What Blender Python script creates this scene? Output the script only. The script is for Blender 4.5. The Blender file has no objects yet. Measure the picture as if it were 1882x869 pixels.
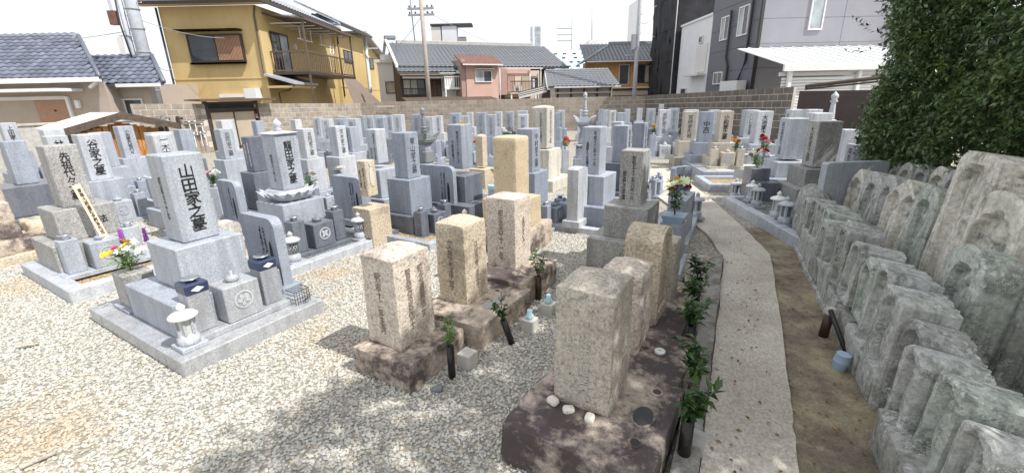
import bpy, math, random
import numpy as np
from mathutils import Vector, Matrix, noise
random.seed(7); RNG = np.random.default_rng(7)
R = math.radians
sc = bpy.context.scene
COL = sc.collection

# ------------------------------------------------------------------ camera, sky, sun, exposure
cam_d = bpy.data.cameras.new('camera'); cam = bpy.data.objects.new('camera', cam_d); COL.objects.link(cam)
cam_d.sensor_fit = 'HORIZONTAL'; cam_d.sensor_width = 36.0; cam_d.lens = 36.0*806/1882
cam_d.clip_start = 0.02; cam_d.clip_end = 2000
cam.location = (0, 0, 1.85)
cam.matrix_world = Matrix.Translation((0,0,1.85)) @ Matrix.Rotation(R(90-17.8), 4, 'X') @ Matrix.Rotation(R(-1.2), 4, 'Z')
sc.camera = cam
SUN_AZ, SUN_EL = R(-27), R(53)          # azimuth measured from +X towards +Y
world = bpy.data.worlds.new('World'); sc.world = world; world.use_nodes = True
wn = world.node_tree.nodes; wl = world.node_tree.links
sky = wn.new('ShaderNodeTexSky'); sky.sky_type = 'NISHITA'; sky.sun_disc = False
sky.sun_elevation = SUN_EL; sky.sun_rotation = R(90)-SUN_AZ
sky.air_density = 1.0; sky.dust_density = 2.0; sky.ozone_density = 1.0
# thin bright high cloud over the whole sky: the photograph's sky is nearly white
cn = wn.new('ShaderNodeTexNoise'); cn.inputs['Scale'].default_value = 2.2; cn.inputs['Detail'].default_value = 6
cr = wn.new('ShaderNodeValToRGB'); cr.color_ramp.elements[0].position = .30; cr.color_ramp.elements[0].color = (8.3,8.6,9.1,1); cr.color_ramp.elements[1].position = .62; cr.color_ramp.elements[1].color = (9.3,9.35,9.4,1)
wc = wn.new('ShaderNodeTexCoord'); wl.new(wc.outputs['Generated'], cn.inputs['Vector']); wl.new(cn.outputs['Fac'], cr.inputs['Fac'])
wm = wn.new('ShaderNodeMix'); wm.data_type = 'RGBA'; wm.inputs[0].default_value = .78
wl.new(sky.outputs[0], wm.inputs[6]); wl.new(cr.outputs[0], wm.inputs[7])
wl.new(wm.outputs[2], wn['Background'].inputs[0]); wn['Background'].inputs[1].default_value = 0.13
sl = bpy.data.lights.new('sun', 'SUN'); sun = bpy.data.objects.new('sun', sl); COL.objects.link(sun)
sl.energy = 4.8; sl.angle = R(0.55); sl.color = (1.0, 0.965, 0.91)
sdir = Vector((math.cos(SUN_EL)*math.cos(SUN_AZ), math.cos(SUN_EL)*math.sin(SUN_AZ), math.sin(SUN_EL)))
sun.rotation_euler = sdir.to_track_quat('Z', 'Y').to_euler()
sc.view_settings.view_transform = 'Standard'; sc.view_settings.look = 'None'
sc.view_settings.gamma = 1.0; sc.view_settings.exposure = 0.1
sc.render.engine = 'CYCLES'
sc.cycles.max_bounces = 6; sc.cycles.diffuse_bounces = 3

# ------------------------------------------------------------------ mesh helpers
class MB:
    def __init__(s): s.v = []; s.f = []; s.sm = []; s.mi = []; s.M = Matrix(); s.m = 0
    def add(s, vs, fs, smooth=False):
        b = len(s.v); M = s.M
        s.v += [tuple(M @ Vector(p)) for p in vs]
        for f in fs: s.f.append([i+b for i in f]); s.sm.append(smooth); s.mi.append(s.m)
        return s
    def box(s, x0, x1, y0, y1, z0, z1, c=0.004):
        c = min(c, (x1-x0)*.3, (y1-y0)*.3, (z1-z0)*.3)
        if c <= 0:
            vs = [(x,y,z) for z in (z0,z1) for y in (y0,y1) for x in (x0,x1)]
            return s.add(vs, [(0,2,3,1),(4,5,7,6),(0,1,5,4),(2,6,7,3),(0,4,6,2),(1,3,7,5)])
        lo, hi = (x0,y0,z0), (x1,y1,z1); vs = []; idx = {}
        for i in range(8):
            sg = [(i>>k)&1 for k in range(3)]
            for ax in range(3):
                p = []
                for k in range(3):
                    e = hi[k] if sg[k] else lo[k]
                    p.append(e if k == ax else (e-c if sg[k] else e+c))
                idx[i,ax] = len(vs); vs.append(tuple(p))
        fs = []
        for ax in range(3):
            a, b = [(1,2),(2,0),(0,1)][ax]
            for sv in (0,1):
                cs = [(sv<<ax)|(i<<a)|(j<<b) for i,j in ((0,0),(1,0),(1,1),(0,1))]
                f = [idx[k,ax] for k in cs]; fs.append(f if sv else f[::-1])
        for ax in range(3):                     # edge chamfers along axis ax
            a, b = [(1,2),(2,0),(0,1)][ax]
            for i in (0,1):
                for j in (0,1):
                    q0 = (i<<a)|(j<<b); q1 = q0|(1<<ax)
                    f = [idx[q0,a], idx[q1,a], idx[q1,b], idx[q0,b]]
                    fs.append(f if (i ^ j) else f[::-1])
        for i in range(8):
            f = [idx[i,0], idx[i,1], idx[i,2]]
            fs.append(f if bin(i).count('1') % 2 else f[::-1])
        return s.add(vs, fs)
    def frus(s, a, z0, b, z1):      # rect (x0,x1,y0,y1) a at z0 to b at z1
        vs = [(a[0],a[2],z0),(a[1],a[2],z0),(a[1],a[3],z0),(a[0],a[3],z0),(b[0],b[2],z1),(b[1],b[2],z1),(b[1],b[3],z1),(b[0],b[3],z1)]
        return s.add(vs, [(3,2,1,0),(4,5,6,7),(0,1,5,4),(1,2,6,5),(2,3,7,6),(3,0,4,7)])
    def prism(s, poly, axis, a, b):  # extrude 2D poly along axis
        def P(p, t):
            return {'x':(t,p[0],p[1]),'y':(p[0],t,p[1]),'z':(p[0],p[1],t)}[axis]
        n = len(poly); vs = [P(p,a) for p in poly]+[P(p,b) for p in poly]
        fs = [list(range(n))[::-1], list(range(n,2*n))]+[(i,(i+1)%n,(i+1)%n+n,i+n) for i in range(n)]
        return s.add(vs, fs)
    def lathe(s, prof, n=16, cx=0, cy=0, smooth=True):
        vs = []; fs = []
        for r, z in prof:
            for k in range(n):
                t = 2*math.pi*k/n; vs.append((cx+r*math.cos(t), cy+r*math.sin(t), z))
        for i in range(len(prof)-1):
            for k in range(n):
                k2 = (k+1)%n; fs.append((i*n+k, i*n+k2, (i+1)*n+k2, (i+1)*n+k))
        fs.append(list(range(n))[::-1]); fs.append([(len(prof)-1)*n+k for k in range(n)])
        return s.add(vs, fs, smooth)
    def tube(s, pts, r, n=8):
        pts = [Vector(p) for p in pts]; rs = r if isinstance(r, (list,tuple)) else [r]*len(pts)
        vs = []; fs = []
        for i, p in enumerate(pts):
            d = (pts[min(i+1,len(pts)-1)]-pts[max(i-1,0)]).normalized()
            u = d.orthogonal().normalized() if abs(d.z) > .9 else d.cross(Vector((0,0,1))).normalized()
            w = d.cross(u)
            for k in range(n):
                t = 2*math.pi*k/n; vs.append(tuple(p+rs[i]*(math.cos(t)*u+math.sin(t)*w)))
        for i in range(len(pts)-1):
            for k in range(n):
                k2 = (k+1)%n; fs.append((i*n+k, i*n+k2, (i+1)*n+k2, (i+1)*n+k))
        fs.append(list(range(n))[::-1]); fs.append([(len(pts)-1)*n+k for k in range(n)])
        return s.add(vs, fs, True)
    def mesh(s, name, mats):
        me = bpy.data.meshes.new(name); me.from_pydata(s.v, [], s.f)
        me.polygons.foreach_set('use_smooth', s.sm)
        for m in (mats if isinstance(mats, (list,tuple)) else [mats]): me.materials.append(m)
        if any(s.mi): me.polygons.foreach_set('material_index', s.mi)
        me.update(); return me
    def obj(s, name, mats, parent=None):
        return link(name, s.mesh(name, mats), parent)
def link(name, me, parent=None):
    o = bpy.data.objects.new(name, me); COL.objects.link(o)
    if parent is not None: o.parent = parent
    return o
def tag(o, label, cat, group=None, kind=None):
    o['label'] = label; o['category'] = cat
    if group: o['group'] = group
    if kind: o['kind'] = kind
    return o
def empty(name, loc, rz, label, cat, group=None):
    o = bpy.data.objects.new(name, None); COL.objects.link(o); o.empty_display_size = .1
    o.location = loc; o.rotation_euler = (0,0,rz); return tag(o, label, cat, group)
def B(name, parent, mat, *a, c=0.004): return MB().box(*a, c=c).obj(name, mat, parent)
def fast_mesh(name, V, F, mat, smooth=False):   # numpy verts (n,3), faces (m,k)
    me = bpy.data.meshes.new(name); k = F.shape[1]
    me.vertices.add(len(V)); me.vertices.foreach_set('co', V.astype(np.float32).ravel())
    me.loops.add(F.size); me.loops.foreach_set('vertex_index', F.astype(np.int32).ravel())
    me.polygons.add(len(F)); me.polygons.foreach_set('loop_start', np.arange(0, F.size, k, dtype=np.int32))
    if smooth: me.polygons.foreach_set('use_smooth', np.ones(len(F), dtype=bool))
    me.materials.append(mat); me.update(calc_edges=True); me.validate(); return me

# ------------------------------------------------------------------ materials
MATS = {}
class NT:
    def __init__(s, name, rough=.7, spec=.4):
        s.mat = bpy.data.materials.new(name); s.mat.use_nodes = True; s.t = s.mat.node_tree; s.n = s.t.nodes; s.l = s.t.links
        s.b = s.n['Principled BSDF']; s.b.inputs['Roughness'].default_value = rough; s.b.inputs['Specular IOR Level'].default_value = spec
        s.pos = s.n.new('ShaderNodeNewGeometry').outputs['Position']; MATS[name] = s.mat
    def noise(s, scale, detail=4, rough=.6, vec=None, dist=0):
        n = s.n.new('ShaderNodeTexNoise'); n.inputs['Scale'].default_value = scale; n.inputs['Detail'].default_value = detail
        n.inputs['Roughness'].default_value = rough; n.inputs['Distortion'].default_value = dist
        s.l.new(vec or s.pos, n.inputs['Vector']); return n.outputs['Fac']
    def n_color(s, scale):
        n = s.n.new('ShaderNodeTexNoise'); n.inputs['Scale'].default_value = scale; s.l.new(s.pos, n.inputs['Vector']); return n.outputs['Color']
    def voro(s, scale, out='Color', vec=None):
        n = s.n.new('ShaderNodeTexVoronoi'); n.inputs['Scale'].default_value = scale
        s.l.new(vec or s.pos, n.inputs['Vector']); return n.outputs[out]
    def ramp(s, fac, stops):
        r = s.n.new('ShaderNodeValToRGB'); e = r.color_ramp.elements
        while len(e) < len(stops): e.new(.5)
        for k, (p, c) in enumerate(stops):
            e[k].position = p; e[k].color = (*(c if isinstance(c, (tuple,list)) else (c,c,c)), 1)
        s.l.new(fac, r.inputs['Fac']); return r.outputs['Color']
    def mix(s, fac, a, b, mode='MIX'):
        m = s.n.new('ShaderNodeMix'); m.data_type = 'RGBA'; m.blend_type = mode
        for k, v in ((0, fac), (6, a), (7, b)):
            if isinstance(v, bpy.types.NodeSocket): s.l.new(v, m.inputs[k])
            elif k == 0: m.inputs[0].default_value = v
            else: m.inputs[k].default_value = (*v, 1)
        return m.outputs[2]
    def math(s, op, a, b=None):
        m = s.n.new('ShaderNodeMath'); m.operation = op
        for k, v in ((0,a),(1,b)):
            if v is None: continue
            if isinstance(v, bpy.types.NodeSocket): s.l.new(v, m.inputs[k])
            else: m.inputs[k].default_value = v
        return m.outputs[0]
    def rand(s): return s.n.new('ShaderNodeObjectInfo').outputs['Random']
    def bump(s, h, strength=.3, dist=.01):
        b = s.n.new('ShaderNodeBump'); b.inputs['Strength'].default_value = strength; b.inputs['Distance'].default_value = dist
        s.l.new(h, b.inputs['Height']); s.l.new(b.outputs[0], s.b.inputs['Normal']); return s
    def col(s, c):
        if isinstance(c, bpy.types.NodeSocket): s.l.new(c, s.b.inputs['Base Color'])
        else: s.b.inputs['Base Color'].default_value = (*c, 1)
        return s
    def up(s):
        g = s.n.new('ShaderNodeNewGeometry'); x = s.n.new('ShaderNodeSeparateXYZ'); s.l.new(g.outputs['Normal'], x.inputs[0]); return x.outputs[2]
def mul(c, k): return tuple(min(1, x*k) for x in c)
def granite(name, c, rough=.45, sc1=170, con=.45, patch=.18, spec=.5, bump=.12):
    t = NT(name, rough, spec)
    sp = t.noise(sc1, 3, .75); v = t.voro(sc1*.8, 'Color')
    k = t.ramp(sp, [(.32, mul(c, 1-con)), (.48, mul(c, .96)), (.62, mul(c, 1+con*.55)), (.8, mul(c, 1+con))])
    bw = t.n.new('ShaderNodeRGBToBW'); t.l.new(v, bw.inputs[0])
    k = t.mix(.30, k, t.ramp(bw.outputs[0], [(.25, mul(c, .5)), (.55, c), (.8, mul(c, 1.55))]), 'MIX')
    pn = t.noise(4.5, 5, .6); k = t.mix(patch, k, t.ramp(pn, [(.35, (.35,.35,.36)), (.65, (1,1,1))]), 'MULTIPLY')
    mp = t.n.new('ShaderNodeMapping'); mp.inputs['Scale'].default_value = (7, 7, .55); t.l.new(t.pos, mp.inputs['Vector'])   # rain streaks
    st = t.noise(1.6, 6, .65, mp.outputs[0]); k = t.mix(.42, k, t.ramp(st, [(.38, (.52,.51,.50)), (.56, (1,1,1))]), 'MULTIPLY')
    k = t.mix(.8, k, t.ramp(t.rand(), [(0, (.78,.79,.82)), (.5, (1,1,1)), (1, (1.0,.99,.96))]), 'MULTIPLY')
    t.l.new(t.ramp(pn, [(.3, max(.05,rough-.12)), (.7, min(1,rough+.2))]), t.b.inputs['Roughness'])
    t.col(k).bump(sp, bump, .002); return t.mat
granite('granite', (.445,.48,.54)); granite('granite_pale', (.555,.58,.625)); granite('granite_dark', (.18,.197,.235), .25)
granite('granite_blue', (.35,.39,.465)); granite('granite_shiny', (.42,.435,.465), .14, con=.35, spec=.6)
granite('granite_coarse', (.40,.395,.385), .6, 95, .8, .3, bump=.35); granite('granite_beige', (.55,.505,.43), .6)
granite('granite_cream', (.68,.635,.56), .75, 90, .35)
def old_stone(name, c, stain, scov=.5, sc=60, con=.5, rough=.9, bump=.6, sstr=.85):
    t = NT(name, rough, .2)
    sp = t.noise(sc, 4, .75); sp2 = t.noise(sc*3.4, 2, .7); big = t.noise(2.6, 6, .65); mid = t.noise(16, 5, .7)
    k = t.ramp(sp2, [(.3, mul(c, .55)), (.5, c), (.72, mul(c, 1.35))])
    k = t.mix(.5, k, t.ramp(sp, [(.34, mul(c, 1-con)), (.5, c), (.68, mul(c, 1+con*.6))]))
    f = t.math('ADD', t.math('MULTIPLY', big, .75), t.math('MULTIPLY', mid, .35))
    k = t.mix(t.math('MULTIPLY', t.ramp(f, [(scov, 0.), (scov+.13, 1.)]), sstr), k, stain)
    pits = t.ramp(t.voro(sc*.55, 'Distance'), [(.0, 0.), (.28, 1.)])
    h = t.math('ADD', t.math('MULTIPLY', sp, .8), t.math('MULTIPLY', pits, .5))
    k = t.mix(.35, k, t.ramp(t.math('MULTIPLY', pits, sp), [(.12, .35), (.32, 1.)]), 'MULTIPLY')
    t.col(k).bump(h, bump, .008); return t.mat
old_stone('tan_old', (.56,.48,.37), (.30,.25,.19), .58, 48, .95, .9, 1.0)
old_stone('tan_pale', (.64,.56,.48), (.26,.21,.185), .57, 52, .95, .9, 1.0)
old_stone('tan_warm', (.58,.475,.335), (.38,.28,.18), .60, 50, .45)
old_stone('tan_grey', (.50,.46,.39), (.33,.305,.27), .55, 52, .95, .9, 1.0)
old_stone('base_dark', (.52,.44,.36), (.095,.075,.077), .50, 34, .5, .85, .5, .95)
old_stone('base_black', (.46,.39,.33), (.072,.058,.062), .465, 34, .5, .8, .5, .95)
old_stone('pebble_white', (.75,.72,.64), (.6,.55,.45), .6, 80, .2)
def slate(name, c, lich=(.50,.53,.47), dark=(.10,.105,.095)):
    t = NT(name, .95, .15)
    big = t.noise(5, 7, .7, dist=.6); mid = t.noise(26, 5, .7); fine = t.noise(120, 3, .7)
    k = t.ramp(mid, [(.3, mul(c, .6)), (.5, c), (.7, mul(c, 1.35))])
    k = t.mix(t.ramp(big, [(.52, 0.), (.62, .62)]), k, dark)
    for vs, nf, lo, am, cc in ((30, 3.3, .50, .85, lich), (55, 5.1, .47, .8, mul(lich, 1.12))):     # lichen rosettes
        sp = t.voro(vs, 'Distance', t.mix(.06, t.pos, t.n_color(vs*1.3), 'ADD')); l = t.math('MULTIPLY', t.ramp(sp, [(.25, 1.), (.40, 0.)]), t.ramp(t.noise(nf, 4, .65), [(lo, 0.), (lo+.08, am)])); k = t.mix(l, k, cc)
    k = t.mix(t.ramp(t.noise(3.1, 3), [(.5, 0.), (.7, .35)]), k, (.30,.33,.24))
    mp = t.n.new('ShaderNodeMapping'); mp.inputs['Scale'].default_value = (14, 14, 1.4); t.l.new(t.pos, mp.inputs['Vector']); st = t.noise(1.5, 5, .65, mp.outputs[0]); k = t.mix(.65, k, t.ramp(st, [(.36, (.50,.50,.48)), (.50, (1,1,1))]), 'MULTIPLY')
    t.col(k).bump(t.math('ADD', mid, t.math('MULTIPLY', fine, .5)), .55, .012); return t.mat
slate('slate', (.46,.465,.45), (.66,.68,.64)); slate('slate_pale', (.66,.63,.56), (.70,.70,.64)); slate('slate_green', (.45,.475,.44), (.66,.69,.63)); slate('slate_dark', (.34,.34,.325), (.60,.62,.58))
def plain(name, c, rough=.6, spec=.4, var=.12, sc=6, metal=0, bump=0, fine=90):
    t = NT(name, rough, spec); t.b.inputs['Metallic'].default_value = metal
    n = t.noise(sc, 5, .65); k = t.ramp(n, [(.3, mul(c, 1-var)), (.7, mul(c, 1+var))])
    if bump: t.bump(t.noise(fine, 3, .6), bump, .004)
    t.col(k); return t.mat
plain('steel', (.62,.63,.65), .28, .5, .06, metal=1); plain('white_paint', (.78,.78,.77), .5, var=.05); plain('white_wall', (.74,.755,.78), .7, var=.05, sc=1.5)
plain('ceramic', (.80,.79,.76), .25, var=.03); plain('blue_plastic', (.36,.47,.60), .4, var=.08); plain('pale_blue', (.45,.68,.72), .4, var=.06)
plain('navy_film', (.035,.05,.10), .25, .5); plain('brown_tube', (.055,.030,.022), .35, var=.3, sc=30); plain('black_tube', (.018,.016,.016), .35)
plain('concrete', (.43,.42,.40), .9, .2, .22, 9, bump=.4); plain('concrete_light', (.56,.54,.50), .9, .2, .12, 7, bump=.3)
plain('ink', (.018,.018,.021), .6, var=.2); plain('ink_soft', (.20,.205,.22), .7); plain('ink_white', (.78,.8,.82), .6)
plain('carve_dark', (.17,.13,.105), .9, var=.35, sc=30); plain('carve_pale', (.55,.52,.46), .9)
plain('wood_tablet', (.72,.58,.42), .7, var=.1); plain('glass_clear', (.55,.58,.52), .08, .6, .1)
plain('brown_metal', (.115,.085,.068), .45, var=.1); plain('brown_dark', (.055,.04,.034), .5); plain('grey_dark', (.05,.05,.055), .6)
plain('pale_gutter', (.70,.68,.66), .5, var=.05); plain('bronze_stone', (.21,.225,.235), .4, var=.2, sc=40)
plain('cloth_brown', (.21,.165,.14), .9, var=.08, sc=3); plain('black_net', (.030,.031,.037), .85, var=.45, sc=1.3, bump=.3, fine=12)
plain('tarp_blue', (.50,.70,.76), .6, var=.1, sc=3); plain('tin_roof', (.60,.625,.66), .35, .5, .1, 5); plain('rust_roof', (.17,.085,.07), .7, var=.35, sc=9)
plain('pink_wall', (.60,.40,.335), .85, var=.07, sc=2); plain('pink_dark', (.40,.27,.24), .85, var=.07, sc=2); plain('cream_wall', (.62,.52,.44), .85, var=.06, sc=2)
plain('siding_grey', (.30,.30,.335), .6, var=.05, sc=1.5); plain('siding_shaded', (.155,.16,.185), .6, var=.05, sc=1.5); plain('pole_concrete', (.52,.55,.60), .8, var=.12, sc=8)  # darker siding copy carries the unlit side face's shade in its colour
plain('pole_brown', (.42,.38,.33), .85, var=.15, sc=8); plain('orange_wood', (.56,.30,.11), .7, var=.2, sc=6); plain('dark_wood', (.10,.075,.058), .85, var=.35, sc=10)
plain('taupe_wall', (.44,.375,.32), .9, var=.06, sc=2); plain('door_wood', (.40,.235,.155), .6, var=.12, sc=9); plain('gate_panel', (.42,.36,.28), .55, var=.06, sc=3)
plain('green_awning', (.55,.72,.60), .6, var=.06); plain('maroon_steel', (.060,.043,.042), .6, var=.18, sc=3); plain('bloom_white', (.80,.80,.76), .7); plain('bloom_yellow', (.80,.52,.03), .7)
plain('bloom_red', (.45,.015,.02), .7); plain('bloom_pink', (.70,.22,.36), .7); plain('bloom_purple', (.32,.06,.50), .7); plain('bloom_orange', (.80,.28,.05), .7); plain('bloom_pale', (.72,.78,.50), .6)
def planks():
    t = NT('shed_wood', .85, .2); m = t.n.new('ShaderNodeMapping'); m.inputs['Scale'].default_value = (9, 9, .9); t.l.new(t.pos, m.inputs['Vector'])
    n = t.noise(4, 6, .7, m.outputs[0], .5); k = t.ramp(n, [(.3, (.12,.05,.02)), (.48, (.50,.24,.085)), (.7, (.68,.38,.15))])
    r = t.ramp(t.rand(), [(0, .65), (1, 1.1)]); t.col(t.mix(1, k, r, 'MULTIPLY')).bump(n, .4, .004)
planks()
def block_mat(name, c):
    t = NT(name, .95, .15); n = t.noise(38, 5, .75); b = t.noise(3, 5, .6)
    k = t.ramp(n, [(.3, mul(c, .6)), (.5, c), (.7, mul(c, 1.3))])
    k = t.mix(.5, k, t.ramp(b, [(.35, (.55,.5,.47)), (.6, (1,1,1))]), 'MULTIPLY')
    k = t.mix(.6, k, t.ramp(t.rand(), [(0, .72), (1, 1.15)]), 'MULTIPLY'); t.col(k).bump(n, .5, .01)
block_mat('block', (.37,.325,.28)); block_mat('block_shaded', (.185,.17,.155)); plain('mortar', (.56,.52,.47), .95)  # second block colour is darker: the right wall's shade is put into it
def yellow():
    t = NT('yellow_wall', .9, .2); n = t.noise(1.3, 5, .6); f = t.noise(140, 2, .6)
    m = t.n.new('ShaderNodeMapping'); m.inputs['Scale'].default_value = (2.5, 2.5, .18); t.l.new(t.pos, m.inputs['Vector']); st = t.noise(2.2, 5, .6, m.outputs[0])
    k = t.ramp(n, [(.3, (.57,.43,.205)), (.7, (.62,.475,.24))]); k = t.mix(.10, k, t.ramp(st, [(.4, (.62,.56,.48)), (.58, (1,1,1))]), 'MULTIPLY'); t.col(k).bump(f, .25, .004)
yellow()
def tile_mat(name, c, rough=.4):
    t = NT(name, rough, .5); k = t.ramp(t.rand(), [(0, mul(c, .78)), (.5, c), (1, mul(c, 1.3))])
    k = t.mix(.5, k, t.ramp(t.noise(7, 4, .6), [(.35, (.6,.6,.6)), (.65, (1.,1.,1.))]), 'MULTIPLY'); t.col(k)
tile_mat('tile_blue', (.155,.172,.228)); tile_mat('tile_grey', (.235,.25,.275)); tile_mat('tile_silver', (.36,.39,.43), .3)
def glass_mat(name, c, rough=.08):
    t = NT(name, rough, .6); t.col(t.ramp(t.noise(1.7, 3), [(.3, mul(c, .7)), (.7, mul(c, 1.4))]))
glass_mat('glass_dark', (.035,.042,.05)); glass_mat('glass_pale', (.32,.36,.38)); glass_mat('glass_curtain', (.42,.38,.33), .2)
def shutter():
    t = NT('shutter', .5, .4); w = t.n.new('ShaderNodeTexWave'); w.inputs['Scale'].default_value = 5.2; w.bands_direction = 'X'; t.l.new(t.pos, w.inputs['Vector'])
    t.col(t.ramp(w.outputs['Fac'], [(.2, (.15,.085,.055)), (.6, (.30,.185,.125))])).bump(w.outputs['Fac'], .5, .02)
shutter()
def leaf_mat(name, c1, c2, rough=.35, spec=.5):
    t = NT(name, rough, spec); r = t.rand(); isl = t.n.new('ShaderNodeNewGeometry').outputs['Random Per Island']
    k = t.ramp(isl, [(0, c1), (.55, c2), (.93, mul(c2, 1.5)), (1, mul(c2, 1.9))])
    k = t.mix(.75, k, t.ramp(t.noise(2.4, 4, .6), [(.36, (.62,.70,.62)), (.5, (1,1,1)), (.66, (1.0,.93,.62))]), 'MULTIPLY'); t.col(k)
    t.b.inputs['Transmission Weight'].default_value = 0
    tr = t.n.new('ShaderNodeBsdfTranslucent'); t.l.new(k, tr.inputs[0]); mx = t.n.new('ShaderNodeMixShader'); mx.inputs[0].default_value = .22
    out = t.n['Material Output']; t.l.new(t.b.outputs[0], mx.inputs[1]); t.l.new(tr.outputs[0], mx.inputs[2]); t.l.new(mx.outputs[0], out.inputs[0])
leaf_mat('leaf_tree', (.05,.088,.034), (.105,.165,.062), .28, .55); leaf_mat('leaf_sakaki', (.020,.052,.014), (.05,.105,.028), .25); leaf_mat('leaf_bright', (.07,.15,.03), (.16,.27,.07), .45)
leaf_mat('leaf_bouquet', (.03,.08,.02), (.08,.16,.04), .45)
plain('bark', (.10,.08,.06), .95, var=.3, sc=20, bump=.5)
# ground materials
def gravel_ground():
    t = NT('gravel_ground', .95, .2)
    v = t.n.new('ShaderNodeTexVoronoi'); v.inputs['Scale'].default_value = 34; t.l.new(t.pos, v.inputs['Vector'])
    bw = t.n.new('ShaderNodeRGBToBW'); t.l.new(v.outputs['Color'], bw.inputs[0])
    k = t.ramp(bw.outputs[0], [(.15, (.30,.29,.26)), (.4, (.48,.46,.41)), (.6, (.60,.58,.53)), (.8, (.52,.44,.33))])
    k = t.mix(t.ramp(v.outputs['Distance'], [(.25, 0.), (.62, .8)]), k, (.24,.22,.18))
    k = t.mix(t.ramp(t.noise(.9, 4), [(.56, 0.), (.70, .35)]), k, (.40,.29,.16))
    t.col(k).bump(t.math('SUBTRACT', 1, v.outputs['Distance']), .8, .02)
gravel_ground()
def pebbles():
    t = NT('pebbles', .85, .3); r = t.rand()
    k = t.ramp(r, [(0, (.36,.37,.35)), (.2, (.49,.485,.45)), (.45, (.57,.56,.515)), (.7, (.62,.61,.57)), (.9, (.57,.51,.41)), (1, (.43,.44,.42))])
    k = t.mix(t.ramp(t.noise(.8, 4, .6), [(.56, 0.), (.68, .5)]), k, (.55,.38,.20))
    k = t.mix(.4, k, t.ramp(t.noise(90, 3), [(.3, (.6,.6,.58)), (.65, (1,1,1))]), 'MULTIPLY'); t.col(k)
pebbles()
def infill(name, c, s=60):
    t = NT(name, .95, .2); v = t.n.new('ShaderNodeTexVoronoi'); v.inputs['Scale'].default_value = s; t.l.new(t.pos, v.inputs['Vector'])
    bw = t.n.new('ShaderNodeRGBToBW'); t.l.new(v.outputs['Color'], bw.inputs[0])
    k = t.ramp(bw.outputs[0], [(.2, mul(c, .6)), (.5, c), (.8, mul(c, 1.4))]); k = t.mix(t.ramp(v.outputs['Distance'], [(.3, 0.), (.6, .7)]), k, mul(c, .25))
    t.col(k).bump(t.math('SUBTRACT', 1, v.outputs['Distance']), .8, .012)
infill('infill_tan', (.55,.42,.24)); infill('infill_grey', (.33,.34,.35))
def dirt():
    t = NT('dirt', 1, .1); b = t.noise(2.6, 6, .7); f = t.noise(70, 4, .75); v = t.voro(55, 'Distance')
    k = t.ramp(b, [(.36, (.16,.135,.11)), (.5, (.29,.245,.185)), (.64, (.44,.385,.26))]); k = t.mix(.6, k, t.ramp(f, [(.3, .45), (.7, 1.35)]), 'MULTIPLY')
    k = t.mix(t.ramp(v, [(.05, .5), (.2, 0.)]), k, (.34,.31,.25)); t.col(k).bump(f, .8, .02)
dirt()
def path_mat():
    t = NT('path_concrete', .95, .15); f = t.noise(85, 4, .8); b = t.noise(1.6, 5, .6); v = t.voro(75, 'Color'); bw = t.n.new('ShaderNodeRGBToBW'); t.l.new(v, bw.inputs[0])
    k = t.ramp(f, [(.3, (.34,.31,.27)), (.5, (.57,.53,.465)), (.7, (.74,.70,.63))]); k = t.mix(.35, k, t.ramp(bw.outputs[0], [(.3, (.38,.34,.28)), (.7, (.75,.70,.63))]))
    k = t.mix(.5, k, t.ramp(b, [(.35, (.6,.57,.53)), (.6, (1,1,1))]), 'MULTIPLY'); t.col(k).bump(f, .6, .008)
path_mat()
def moss_concrete():
    t = NT('kerb_mossy', .95, .15); f = t.noise(40, 5, .75); b = t.noise(5, 6, .7)
    k = t.ramp(f, [(.3, (.17,.16,.14)), (.5, (.32,.31,.285)), (.7, (.46,.45,.42))]); k = t.mix(t.ramp(b, [(.46, 0.), (.62, .8)]), k, (.12,.105,.085)); t.col(k).bump(f, .7, .012)
moss_concrete()
for n_, c_ in (('white_roof', (.80,.81,.83)), ('carport_roof', (.74,.77,.80))): plain(n_, c_, .4, var=.04)
m = MATS

# ------------------------------------------------------------------ ground, path, strips
def sheet(name, pts, z, mat, kind='structure', lab=None, cat=None):
    o = MB().add([(x,y,z) for x,y in pts], [list(range(len(pts)))]).obj(name, mat); o['kind'] = kind
    if lab: o['label'] = lab; o['category'] = cat
    return o
sheet('ground', [(-400,-60),(400,-60),(400,600),(-400,600)], 0, m['gravel_ground'], lab='pale gravel ground of the graveyard', cat='ground')
PL = [(.53,.95),(.93,1.75),(1.2,2.28),(1.75,3.36),(2.41,4.67),(2.62,5.6),(2.68,6.9),(2.70,8.4),(2.6,11.0)]
PR = [(1.02,.95),(1.42,1.74),(1.72,2.3),(2.28,3.36),(3.0,4.78),(3.24,5.9),(3.48,7.2),(3.72,8.8),(3.95,11.0)]
def strip(name, L, Rr, z0, z1, mat, kind, lab, cat, jit=0):
    mb = MB(); n = len(L); rj = lambda: random.uniform(-jit, jit)
    # subdivide
    def sub(P):
        q = []
        for a, b in zip(P, P[1:]):
            for k in range(8): q.append((a[0]+(b[0]-a[0])*k/8+rj(), a[1]+(b[1]-a[1])*k/8+rj()))
        return q+[P[-1]]
    L, Rr = sub(L), sub(Rr); n = len(L)
    vs = [(x,y,z1) for x,y in L]+[(x,y,z1) for x,y in Rr]+[(x,y,z0) for x,y in L]+[(x,y,z0) for x,y in Rr]
    fs = []
    for i in range(n-1):
        fs += [(i,n+i,n+i+1,i+1),(i,i+1,2*n+i+1,2*n+i),(n+i+1,n+i,3*n+i,3*n+i+1)]
    o = mb.add(vs, fs).obj(name, mat); o['kind'] = kind; o['label'] = lab; o['category'] = cat; return o
strip('path', PL, PR, -.05, .035, m['path_concrete'], 'structure', 'narrow rough concrete path curving past the stones', 'path', .006)
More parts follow.
